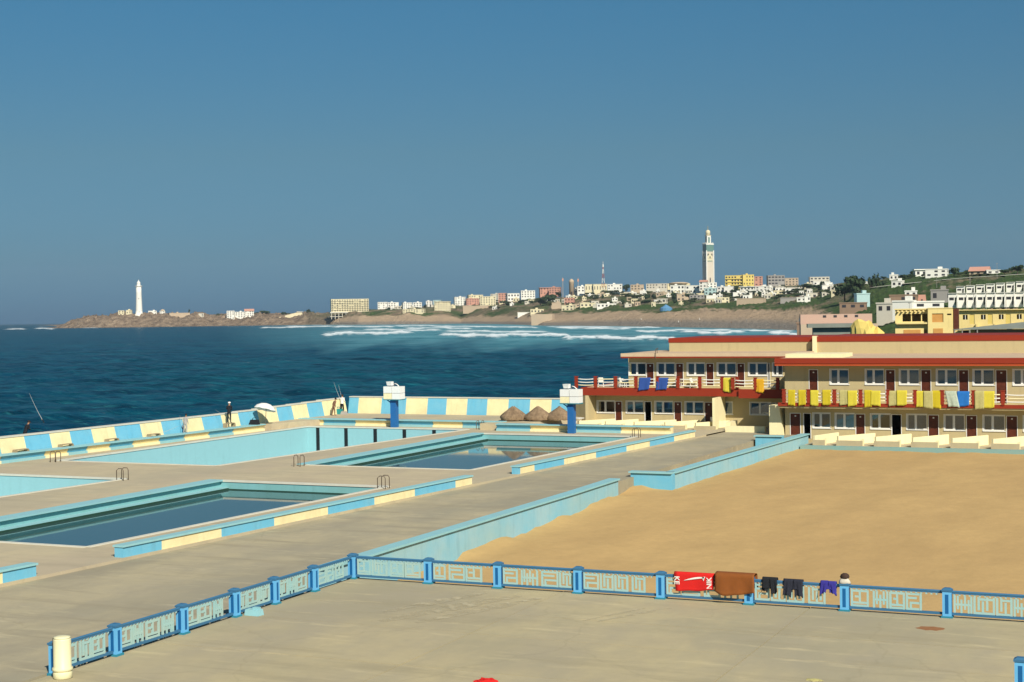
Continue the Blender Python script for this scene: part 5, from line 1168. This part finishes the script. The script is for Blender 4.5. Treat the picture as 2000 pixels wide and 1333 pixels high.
# big apartment block on pillars
t = B('large cream apartment block standing on open pillars by the surf', 646, 722, 585, 609, 'cream', 2700, fl=7, off=.12, balc=True, name='apartment_block', cat='building', wfrac=.5)
q = MB(); q.box(-36, 20, -8, 20, -2.2, -.2); part('podium', q, FAR['pale'], t)
for k in range(9): q = MB(); q.box(-34+k*6.3, -33+k*6.3, -7.5, -6.5, -13, -2.2); part('pillar', q, FAR['pale'], t)
q = MB(); q.box(-36, 4, -7, 18, -9, -8); part('lower_deck', q, FAR['pale'], t)
L1 = [('long white villa right of the apartment block', 738, 757, 591, 603, 'white', {}), ('white villa with arches beside the long white villa', 758, 779, 591.5, 603, 'white', {}), ('white villa with dark windows above the low bank', 787, 806, 592, 604, 'white', {}), ('white villa at the right end of the bank top row', 807, 824, 591.5, 603.5, 'white', {}),
 ('low cream sea front house on the bank', 785, 829, 604.5, 611.5, 'cream', {}), ('small white house between the villas and the grey roofed house', 832, 844, 589, 600, 'white', {}), ('cream house with a dark open front on pillars', 849, 880, 590, 609, 'cream', dict(roof='slab')), ('pale blue grey house behind the cream pillared house', 846, 862, 587, 595, 'glassy', {}),
 ('white house left of the pink hillside house', 888, 910, 581, 598, 'white', {}), ('pink hillside house with a flat roof', 911, 937, 584, 598, 'pink', {}), ('cream hillside house above the pink one', 915, 945, 577, 586, 'cream', {}), ('cream arcaded house right of the pink hillside house', 938, 969, 580, 597, 'cream', {}), ('pale house between the arcaded house and the white gridded block', 958, 975, 575, 590, 'pale', {}),
 ('pink house left of the white gridded block', 974, 990, 573.5, 590, 'pink', {}), ('white gridded block with two rows of windows', 991, 1016, 574, 588.5, 'white', dict(fl=2, wfrac=.5)), ('long beige retaining house below the arcaded house', 903, 955, 598, 607, 'beige', dict(win=False)), ('white house above the white gridded block', 1018, 1046, 568.5, 582, 'white', {}), ('pink house with a brown slab roof on the skyline', 1055, 1074, 563, 575, 'pink', dict(roof='slab')), ('dusty pink house beside the slab roofed one', 1072, 1094, 562, 574, 'pink', {}),
 ('white house with dark openings left of the long cream terrace', 1112, 1128, 563, 573, 'white', {}), ('white house joined to the long cream terrace', 1128, 1143, 560, 571, 'white', {}), ('long cream terrace of houses under the radio mast', 1143, 1187, 556, 570, 'cream', dict(fl=1, wfrac=.25)), ('white terrace right of the radio mast', 1187, 1216, 556, 566, 'white', {}), ('beige house right of the dark trees under the skyline', 1232, 1258, 557, 567, 'beige', {}), ('pale long house on the skyline left of the domed hall', 1262, 1304, 555, 564, 'pale', {}),
 ('wide beige domed hall left of the minaret', 1304, 1348, 554, 560, 'cream', dict(roof='dome', win=False)), ('white hotel front with dark square windows below the domed hall', 1309, 1338, 558, 573.5, 'white', dict(fl=2, wfrac=.5)), ('white hotel front with dark square windows left of the minaret foot', 1339, 1368, 558.5, 573.5, 'white', dict(fl=2, wfrac=.5)), ('white gabled house at the left foot of the minaret', 1366, 1381, 551, 573, 'white', dict(roof='gable')), ('white house covering the foot of the minaret', 1379, 1401, 553, 563, 'white', {}), ('pale green fronted house under the minaret', 1376, 1399, 564, 576, 'glassy', {}),
 ('yellow apartment house with balconies right of the minaret', 1417, 1451, 539, 558, 'yellow', dict(balc=True, fl=3, wfrac=.6, d=2330)), ('yellow apartment house with columns beside the balconied one', 1451, 1474, 537.5, 558, 'yellow', dict(fl=3, wfrac=.35, d=2325)), ('pink apartment house right of the yellow one', 1474, 1490, 541, 558, 'pink', dict(d=2330)), ('white row house left of the white arched house', 1401, 1416, 561, 573, 'white', {}), ('white house with two windows under the yellow apartment', 1414, 1432, 560.5, 572.5, 'white', {}), ('white villa with a long pale roof under the pink apartment', 1445, 1474, 561, 574, 'white', dict(roof='slab')), ('white villa right of the long roofed villa', 1475, 1500, 560, 574, 'white', {}),
 ('white arched house in the middle of the hillside', 1432, 1454, 572, 584, 'white', {}), ('white house right of the white arched house', 1453, 1470, 573, 583.5, 'white', {}), ('white corner house above the beige beach wall', 1488, 1500, 571, 581, 'white', {}), ('white warehouse on the beach road', 1380, 1402, 578, 592, 'white', dict(win=False)), ('cream warehouse on the beach road', 1401, 1425, 582, 593, 'cream', {}), ('long beige wall house above the beach grass', 1437, 1492, 584, 594.5, 'beige', dict(win=False)), ('brown house left of the beach road warehouses', 1322, 1346, 575, 588, 'beige', {}), ('grey house beside the beach road trees', 1347, 1376, 577, 588, 'grey', {}),
 ('beige cube house at the left end of the sand', 1078, 1096, 592, 606, 'beige', dict(win=False)), ('cream beach cafe at the left end of the sand', 1096, 1121, 597, 607, 'cream', {}), ('dusty pink house above the cream beach cafe', 1102, 1121, 583, 595, 'pink', {}), ('white low beach terrace', 1011, 1034, 611, 616, 'white', dict(win=False)), ('cream low beach building by the rocks', 1036, 1062, 605, 612, 'cream', {}), ('beige sea bastion at the water edge', 1036, 1080, 614, 630, 'beige', dict(win=False, roof='none')), ('long low cream beach hall', 1133, 1165, 593, 600, 'cream', {}), ('white low beach hall', 1166, 1204, 594, 601, 'white', {}),
 ('unfinished grey concrete frame building on the skyline', 1500, 1534, 539, 557, 'grey', dict(fl=3, wfrac=.7, d=2250)), ('tan villa right of the unfinished frame', 1534, 1560, 544, 558, 'beige', dict(d=2250)), ('pale stepped villa on the skyline', 1582, 1621, 542, 553, 'pale', dict(d=1950, wfrac=.6)), ('white villa below the pale stepped villa', 1589, 1622, 551, 563, 'white', dict(d=1930)), ('white house left of the dark tree group', 1514, 1536, 563, 574, 'white', dict(d=2000)), ('pale villa with an arch left of the dark tree group', 1537, 1568, 562, 576, 'pale', dict(d=1900)), ('cream villa left of the dark tree group', 1570, 1605, 566, 577, 'cream', dict(d=1800)),
 ('long dark grey shed with a pale roof line', 1524, 1599, 582.5, 590, 'grey', dict(win=False, d=1480)), ('white rounded end of the long grey shed', 1599, 1612, 582, 589, 'white', dict(win=False, d=1480)), ('pale glass fronted box house', 1673, 1700, 575, 592, 'glassy', dict(win=False, d=900)), ('brown low beach restaurant', 1640, 1692, 593, 604, 'brown', dict(d=850)), ('pale low house right of the brown restaurant', 1711, 1744, 594, 612, 'pale', dict(d=620)), ('small white house on the hill right of the dark trees', 1738, 1754, 538, 547, 'white', {}), ('white house by the hill road', 1741, 1763, 550, 560, 'white', {}), ('small white house among the dark trees', 1690, 1701, 552, 562, 'white', {}),
 ('white modern villa on the hilltop, left half', 1788, 1812, 528, 540, 'white', dict(roof='slab')), ('white modern villa on the hilltop, right half', 1808, 1850, 527, 541, 'white', {}), ('pink roofed house on the hilltop', 1893, 1930, 530, 537, 'beige', dict(roof='gable')), ('white low house right of the pink roofed house', 1928, 1954, 529, 535, 'white', {}), ('white arched hut left of the pink tower', 1768, 1791, 570, 578, 'white', dict(d=780)), ('brown row of huts below the white arched hut', 1738, 1792, 578, 589, 'brown', dict(d=760)), ('grey low house right of the pink tower', 1818, 1850, 568, 588, 'grey', dict(d=740)), ('long white boundary building above the yellow club', 1742, 1782, 590, 601, 'white', dict(win=False, d=600)), ('second long white boundary building above the yellow club', 1783, 1843, 591, 602, 'white', dict(d=600))]
for lab, a, b, c, dd, col, kw in L1: B(lab, a, b, c, dd, col, **kw)
# pink truncated tower
t = far_thing('pink_tower', 'tapering pink tower left of the white beach cabins', 'tower', 1801, 760); q = MB(); h_ = 5.4; q.hexa([(-2.6, -1.5), (2.6, -1.5), (2.6, 3), (-2.6, 3)], -3, h_, q2=[(-1.7, -1), (1.7, -1), (1.7, 2.5), (-1.7, 2.5)]); part('wall', q, FAR['pink'], t); q = MB(); q.box(-.3, .3, -1.45, -1.2, 1, 3.2); part('slit_window', q, FAR['dark'], t)
# blue tent
t = far_thing('canvas_tent', 'blue canvas tent above the beach', 'tent', 1301, 1600, gz(1301, 1600)); q = MB(); q.lathe([(6.5, -1), (6.4, 2.2), (.2, 6.2)], 12); part('canvas', q, FAR['bluecloth'], t)
# pink beach club wall with square openings
t = far_thing('beach_club_wall', 'long pink beach club wall with a row of small dark openings', 'wall', 1633, 470, -3.0, .1); zt3 = H-(614-hz(1633))*470/F+3.0; PKC = mat('faded_pink_render', (.52, .34, .26), .9, .2, .4, tint=(.45, .36, .28), bump=0)
q = MB(); q.box(-10.8, 10.8, 0, 4, -3, zt3); part('wall', q, PKC, t)
for k in range(4): q = MB(); q.box(-4+k*3.2, -3+k*3.2, -.06, .05, zt3-1.0, zt3-.3); part('opening', q, FAR['dark'], t)
q = MB(); q.box(-11, 12, -3.5, -1, -3, zt3-3.0); part('lower_ledge', q, FAR['beige'], t)
B('blue painted kiosk at the left end of the pink beach club', 1568, 1585, 627, 640, 'bluecloth', 520, win=False, roof='slab', name='kiosk', cat='kiosk')
B('brown hut left of the blue kiosk by the water', 1556, 1570, 633, 650, 'brown', 540, win=False, name='hut', cat='hut')
B('low grey green beach hall in front of the pink wall', 1588, 1672, 640, 668, 'greyroof', 330, win=False, roof='slab', name='hall', cat='hall')
# yellow rock mound of the club
t = far_thing('yellow_mound', 'yellow painted rock mound beside the yellow club house', 'rock', 1700, 300, -2)
bm = bmesh.new(); bmesh.ops.create_icosphere(bm, subdivisions=4, radius=1); g = random.Random(9)
for v in bm.verts:
    n_ = 1+.16*math.sin(3.1*v.co.x+4*v.co.z)+.10*math.sin(7*v.co.y+5*v.co.x)+.05*g.uniform(-1, 1); v.co = Vector((v.co.x*4.6*n_, v.co.y*3*n_, max(-.2, v.co.z)*9.6*n_))
me = bpy.data.meshes.new('rock'); bm.to_mesh(me); bm.free(); me.materials.append(FAR['yellow']); link('rock', me, t)
# yellow club house
dC = 330.; t = far_thing('club_house', 'yellow two storey club house with a dark open veranda', 'building', 1810, dC, -1., 0.0); pc = dC/F
cxp = lambda x: (x-1810)*pc; czp = lambda y: H-(y-hz(1810))*pc+1.
q = facade(cxp(1750), cxp(1812), 0, czp(605), 0, [(cxp(1764), cxp(1780), czp(628), czp(613)), (cxp(1782), cxp(1799), czp(628), czp(613)), (cxp(1801), cxp(1811), czp(628), czp(613)), (cxp(1804), cxp(1810), czp(655), czp(644))], .4); part('wall', q, FAR['club'], t)
q = facade(cxp(1812), cxp(1858), 0, czp(603.5), -1.2, [(cxp(1820), cxp(1841), czp(630), czp(613)), (cxp(1848), cxp(1856), czp(616.5), czp(613.5))], .4); part('wall', q, FAR['club'], t)
q = MB(); q.box(cxp(1812), cxp(1812)+.2, -1.19, 8, 0, czp(603.5)); q.box(cxp(1858)-.2, cxp(1858), -1.19, 8, 0, czp(603.5)); q.box(cxp(1750), cxp(1750)+.2, .01, 8, 0, czp(605)); q.box(cxp(1750), cxp(1870), 8, 8.2, 0, czp(605)); q.box(cxp(1750)-.2, cxp(1812), -.35, 8, czp(605), czp(605)+.25); q.box(cxp(1812)-.1, cxp(1859), -1.3, 8, czp(603.5), czp(603.5)+.2); part('roof_and_sides', q, FAR['club'], t)
q = MB(); q.box(cxp(1752), cxp(1812), -1.0, -.01, czp(633), czp(630)); part('veranda_ledge', q, FAR['club'], t)
for k in range(7): q = MB(); q.prism([(-.9, czp(609)), (-.02, czp(609)), (-.02, czp(605.5))], 'x', cxp(1754+8*k), cxp(1754+8*k)+.35); part('roof_fin', q, FAR['club'], t)
q = MB(); q.box(cxp(1820)+.01, cxp(1841)-.01, -1.0, -.9, czp(630)+.02, czp(613)-.02); part('shutter', q, FAR['orange'], t); q = MB(); q.box(cxp(1766), cxp(1798), -.08, -.005, czp(656), czp(644)); part('shutter', q, FAR['orange'], t); q = MB(); q.box(cxp(1822), cxp(1840), -1.28, -1.205, czp(656), czp(642)); part('shutter', q, FAR['orange'], t)
q = MB(); q.box(cxp(1860), cxp(1870), -1., 6, 0, czp(604)); part('dark_gate', q, DOORB, t)
# yellow row of rooms
dD = 350.; t = far_thing('room_row', 'long yellow row of beach rooms with dark windows at the right edge', 'building', 1950, dD, -1., -.05); pc2 = dD/F; rxp = lambda x: (x-1950)*pc2; rzp = lambda y: H-(y-hz(1950))*pc2+1.
holes = []; xs0 = [1883, 1917, 1950.5, 1984, 2017, 2050, 2083]
for x in xs0: holes += [(rxp(x), rxp(x+9), rzp(624), rzp(614.5)), (rxp(x+13), rxp(x+22), rzp(633), rzp(614))]
q = facade(rxp(1876), rxp(2110), 0, rzp(606), 0, holes, .25); part('wall', q, FAR['club'], t)
q = MB(); q.box(rxp(1874), rxp(2112), -.9, 6, rzp(606), rzp(604.5)); part('roof', q, FAR['club'], t); q = MB(); q.box(rxp(1876), rxp(2110), 5, 5.2, 0, rzp(606)); q.box(rxp(1876), rxp(1876)+.2, .01, 5, 0, rzp(606)); part('rear_wall', q, FAR['club'], t)
for x in xs0:
    q = MB(); q.box(rxp(x+4.2), rxp(x+5.4), .05, .12, rzp(624), rzp(614.5)); part('window_bar', q, FAR['white'], t); q = MB(); q.box(rxp(x+13)+.03, rxp(x+22)-.03, .12, .18, rzp(633), rzp(614)-.03); part('door', q, FAR['yellow'], t)
    q = MB(); q.hexa([(rxp(x+25), -1.6), (rxp(x+28), -1.6), (rxp(x+28), -.01), (rxp(x+25), -.01)], 0, rzp(632)); part('divider', q, FAR['club'], t)
# grey canopy roof in front of it
dE = 300.; t = far_thing('canopy_roof', 'large grey green canopy roof rising at the right edge behind the hotel parapet', 'roof', 1940, dE, -1.); pe = dE/F; ex = lambda x: (x-1940)*pe; ez = lambda y: H-(y-hz(1940))*pe+1.
q = MB(); q.add([(ex(1864), -4, ez(642.5)), (ex(2080), -4, ez(641)), (ex(2080), 3, ez(622)), (ex(1905), 3, ez(640)), (ex(1864), -4, ez(643.5)), (ex(2080), -4, ez(642)), (ex(2080), 3, ez(625)), (ex(1905), 3, ez(641))], [(0, 1, 2, 3), (7, 6, 5, 4), (0, 4, 5, 1), (1, 5, 6, 2), (2, 6, 7, 3), (3, 7, 4, 0)]); part('roof', q, FAR['greyroof'], t)
q = MB(); q.box(ex(1905), ex(2080), -2.5, 2.5, 0, ez(644)); part('wall', q, FAR['brown'], t)
q = MB(); q.box(ex(1866), ex(1904), -1.5, 2, 0, ez(645)); part('lean_to', q, FAR['club'], t); q = MB(); q.box(ex(1882), ex(1893), -1.56, -1.45, ez(652), ez(645.5)); part('opening', q, FAR['dark'], t)
for k in range(4): q = MB(); q.tube([(ex(1868+14*k), -3.8, 0), (ex(1868+14*k), -3.8, ez(643.6))], .12, 6); part('post', q, FAR['grey'], t)
# white beach cabins in two rows
ORD = ['first', 'second', 'third', 'fourth', 'fifth', 'sixth', 'seventh', 'eighth', 'ninth', 'tenth']
def cabin(label, x0, x1, yt, yb, d, group):
    xm = (x0+x1)/2; zb = H-(yb-hz(xm))*d/F; k = d/F; t = far_thing('beach_cabin', label, 'cabin', xm, d, zb, -.08, group); hw = (x1-x0)/2*k-.12; h_ = (yb-yt)*k
    holes = [(-hw*.8, hw*.25, h_*.42, h_*.66), (hw*.45, hw*.85, .05, h_*.66)]
    part('wall', facade(-hw, hw, -1, h_, 0, holes, .2), FAR['white'], t); q = MB(); q.box(-hw, -hw+.15, .01, 4.5, -1, h_); q.box(hw-.15, hw, .01, 4.5, -1, h_); q.box(-hw, hw, 4.5, 4.6, -1, h_); part('side_wall', q, FAR['white'], t)
    q = MB(); q.box(-hw-.1, hw+.1, -.6, 4.7, h_, h_+.15); part('roof', q, FAR['white'], t); q = MB(); q.prism([(-2.2, -1), (0, -1), (0, h_*.9), (-.6, h_*.62), (-2.2, h_*.3)], 'x', hw-.05, hw+.17); part('divider', q, FAR['white'], t)
    q = MB(); q.box(-hw*.8, hw*.25, .1, .13, h_*.42, h_*.66); part('window_screen', q, FAR['dark'], t)
for k in range(9): cabin('white beach cabin in the lower row above the yellow rooms, %s from the left' % ORD[k], 1852+18.6*k, 1870+18.6*k, 573.5-k*.25, 597-k*.25, 620, 'lower row of white beach cabins')
for k in range(7): cabin('white beach cabin in the upper row on the green slope, %s from the left' % ORD[k], 1868+19.5*k, 1884+19.5*k, 560-k*1.6, 574-k*.8, 680, 'upper row of white beach cabins')
# fences and poles of the club in front of the cabins
for k, (x, yt, yb) in enumerate([(1902, 574, 604), (1926, 570, 600), (1965, 572, 600), (1776, 592, 612), (1948, 515, 545), (1830, 538, 560), (1895, 545, 575)]):
    d = 560 if yb > 590 else hit(x, yb); zb = H-(yb-hz(x))*d/F; t = far_thing('lamp_pole', 'thin street pole, %s counted from the left among the club poles' % ORD[sorted([1902, 1926, 1965, 1776, 1948, 1830, 1895]).index(x)], 'pole', x, d, zb, 0, 'poles above the club'); q = MB(); q.tube([(0, 0, -1), (0, 0, (yb-yt)*d/F)], [.13, .08], 6); part('pole', q, FAR['grey'], t); q = MB(); q.box(-.5, .5, -.2, .2, (yb-yt)*d/F-.2, (yb-yt)*d/F+.05); part('lamp_head', q, FAR['grey'], t)
# reed fence of the club
t = far_thing('reed_fence', 'brown reed fence below the white beach cabins', 'fence', 1935, 585, gz(1935, 585)); zt5 = H-(600-hz(1935))*585/F-t.location.z
for k in range(26): q = MB(); q.box(-13+k, -12.1+k, 0, .12, -1, 2.2+.3*math.sin(k*2.1)); part('reed_panel', q, FAR['brown'] if k % 3 else FAR['beige'], t)
# scattered small houses that fill the hillside
rr = random.Random(77)
def filler(n, xa, xb, fa, fb, grp, lab, cols):
    for _ in range(n):
        x = rr.uniform(xa, xb); D, Z = sec_at(x); d = D[4]+(D[5]-D[4])*rr.uniform(fa, fb); z = gz(x, d); yb = hz(x)-(z-H)*F/d; w_ = rr.uniform(8, 20)*2200/d*.8; h_ = rr.uniform(5, 9)*2200/d*.8
        c_ = rr.choice(cols); B(lab % c_, x-w_/2, x+w_/2, yb-h_, yb, c_, d, group='%s %s' % (c_, grp))
filler(28, 760, 1060, -.1, .9, 'small houses on the left slope', 'small %s house on the slope left of the radio mast', ['white', 'cream', 'pale'])
filler(44, 1060, 1300, -.15, .95, 'small houses under the mast', 'small %s house scattered on the slope around the radio mast', ['white', 'cream', 'pale', 'beige'])
filler(40, 1300, 1520, -.15, .85, 'small houses below the minaret', 'small %s house scattered on the slope below the minaret', ['white', 'cream', 'pale'])
filler(16, 1520, 1640, -.1, .8, 'small houses left of the dark trees', 'small %s house on the slope left of the dark trees', ['white', 'pale', 'cream'])
# boats/cars would be too small to show; beach walkers
for k, (x, y) in enumerate([(1325, 632), (1331, 631), (1300, 628), (1366, 627), (1428, 634), (1458, 630), (1252, 627), (1140, 626)]):
    d = hit(x, y); z = gz(x, d); t = far_thing('beach_umbrella', 'tiny closed umbrella on the far beach, %s from the left' % ORD[sorted([1325, 1331, 1300, 1366, 1428, 1458, 1252, 1140]).index(x)], 'umbrella', x, d, z, 0, 'umbrellas on the far beach')
    q = MB(); q.tube([(0, 0, 0), (0, 0, 1.6)], .08, 5); part('pole', q, BARK, t); q = MB(); q.lathe([(.35, 1.0), (.3, 1.5), (.05, 2.6)], 8); part('canopy', q, FAR[('white', 'brown', 'grey')[k % 3]], t)
# hill road
rd = MB(); pr_ = []
for x in np.linspace(1690, 2100, 40):
    y = np.interp(x, [1690, 1760, 1850, 1900, 2000, 2100], [566, 558, 549, 545, 539, 533]); d = hit(x, y); X, Y = pol(x, d); pr_.append((X, Y, gz(x, d)+.9))
for k in range(len(pr_)-1):
    a, b = pr_[k], pr_[k+1]; rd.add([a, b, (b[0]*1.012, b[1]*1.012, b[2]+.5), (a[0]*1.012, a[1]*1.012, a[2]+.5)], [(0, 1, 2, 3)])
structure('hill_road', rd, FAR['pale'])

# ================================================================== TREES
def crown_mesh(seed, nl=420, r=(1, 1, .8), leafs=.20, m_=LEAF, lobes=7):
    g = random.Random(seed); q = MB(); cs = [(Vector((g.uniform(-.6, .6), g.uniform(-.6, .6), g.uniform(-.4, .5))), g.uniform(.35, .6)) for _ in range(lobes)]
    for _ in range(nl):
        c, rad_ = g.choice(cs); v = Vector((g.gauss(0, 1), g.gauss(0, 1), g.gauss(0, 1))).normalized()*rad_*g.uniform(.55, 1.05); p = c+v; p = Vector((p.x*r[0], p.y*r[1], p.z*r[2]))
        n_ = (v.normalized()+Vector((g.uniform(-.6, .6), g.uniform(-.6, .6), g.uniform(-.3, .6)))).normalized(); a = n_.orthogonal().normalized(); b = n_.cross(a); s = leafs*g.uniform(.5, 1.2)
        q.add([p-a*s, p+b*s*.6, p+a*s, p-b*s*.6], [(0, 1, 2, 3)])
    return q.mesh('crown', m_, False, False)
CR = [crown_mesh(1), crown_mesh(2, m_=LEAF2), crown_mesh(3, lobes=9, r=(1.2, 1.2, .65)), crown_mesh(4, lobes=5, r=(.6, .6, 1.25)), crown_mesh(5, m_=LEAF2, r=(1.3, 1.3, .5), lobes=8)]
q = MB(); q.tube([(0, 0, -1.2), (.03, .02, -.6), (0, 0, .1)], [.10, .07, .04], 6)
for a in range(4): q.tube([(0, 0, -.5), (.35*math.cos(a*1.6), .35*math.sin(a*1.6), .1)], [.05, .02], 5)
TR = q.mesh('trunk', BARK)
def tree(label, x, d, wpx, hpx, kind, yb=None, group=None):
    z = gz(x, d) if yb is None else H-(yb-hz(x))*d/F; k = d/F; X, Y, a = facing(x, d); rx_, rz_ = wpx*k/2, hpx*k/2
    t = thing('tree', label, 'tree', (X, Y, z), rr.uniform(0, 6), group)
    for nm, me in (('crown', CR[kind]), ('trunk', TR)):
        o = link(nm, me, t, (0, 0, rz_*1.05)); o.scale = (rx_, rx_, rz_*1.1)
for i, (x, yb, w_, h_, kd) in enumerate([(1667, 582, 42, 48, 0), (1650, 584, 36, 34, 2), (1635, 584, 30, 26, 0), (1686, 582, 34, 36, 1), (1703, 576, 26, 34, 3), (1712, 574, 18, 34, 3), (1722, 572, 22, 26, 0), (1620, 584, 24, 22, 2), (1610, 580, 20, 18, 1)]):
    tree('dark green tree in the big tree group on the hill, %s from the left' % ORD[sorted([1667, 1650, 1635, 1686, 1703, 1712, 1722, 1620, 1610]).index(x)], x, 1120+15*i if x > 1640 else 1500, w_, h_, kd, yb, 'dark tree group on the hill')
for lab, x, yb, w_, h_, kd in [('lone dark pine on the hilltop right of the white villa', 1864, 540, 20, 20, 2), ('dark tree behind the right half of the white villa', 1843, 533, 12, 10, 0), ('dark tree left of the white hilltop villa', 1781, 540, 12, 12, 0), ('dark bush left of the hilltop villa drive', 1766, 547, 22, 12, 2), ('dark tree right of the white low hilltop house', 1963, 535, 22, 10, 2), ('dark tree near the right edge of the hilltop', 1988, 534, 24, 18, 0), ('low dark hedge tree below the pink roofed house', 1915, 541, 60, 7, 4), ('dark tree group left of the radio mast foot', 1222, 572, 18, 18, 0), ('dark tree under the white terrace right of the mast', 1205, 574, 14, 9, 2), ('tree by the beach road left of the warehouses', 1350, 588, 30, 16, 0), ('tree behind the white warehouse', 1410, 578, 24, 9, 2), ('bushy tree beside the grandstand', 520, 616, 26, 10, 0), ('bush left of the grandstand', 500, 617, 16, 8, 2), ('bushy tree right of the grandstand', 603, 615, 22, 8, 4), ('small pointed tree on the low rocky shore', 370, 612, 6, 7, 3), ('dark brown thatch like tree on the left slope', 1056, 598, 30, 20, 0), ('dark tree beside the dark slope tree', 1075, 594, 26, 22, 2), ('tree under the yellow apartment', 1437, 570, 10, 12, 0), ('tree at the green slope behind the blue tent', 1245, 585, 40, 12, 4)]:
    tree(lab, x, hit(x, yb), w_, h_, kd, yb)
for xa, xb, n, grp, lab in [(700, 1060, 26, 'bushes on the left slope', 'small dark bush on the slope left of the radio mast'), (1060, 1310, 34, 'bushes under the mast', 'small dark bush scattered around the radio mast slope'), (1310, 1520, 30, 'bushes below the minaret', 'small dark bush among the houses below the minaret'), (1520, 1640, 16, 'bushes left of the dark trees', 'small bush among the villas left of the dark trees'), (1700, 2000, 26, 'bushes on the green hill', 'small bush along the green hilltop'), (400, 640, 14, 'bushes on the low shore', 'low bush on the low rocky shore')]:
    for _ in range(n):
        x = rr.uniform(xa, xb); D, Z = sec_at(x); f_ = rr.uniform(0., 1.); d = D[4]+(D[5]-D[4])*(f_ if xa < 1690 else rr.uniform(.85, 1.02)); k = F/d; w_ = rr.uniform(8, 20)*k*(.8 if xa < 1690 else .32); tree(lab, x, d, w_, w_*rr.uniform(.35, .6), rr.randrange(5), None, grp)

# ================================================================== SEA AIR
hb_ = MB(); hb_.box(-6500, 5200, -60, 7600, -9.5, 330)
mt = bpy.data.materials.new('sea_air'); mt.use_nodes = True; n = mt.node_tree; n.nodes.clear()
o_ = n.nodes.new('ShaderNodeOutputMaterial'); v_ = n.nodes.new('ShaderNodeVolumePrincipled'); v_.inputs['Color'].default_value = (.72, .84, .95, 1); v_.inputs['Density'].default_value = .00005; v_.inputs['Anisotropy'].default_value = .2
n.links.new(v_.outputs[0], o_.inputs['Volume']); hz_o = part('haze', hb_, mt); hz_o['kind'] = 'stuff'
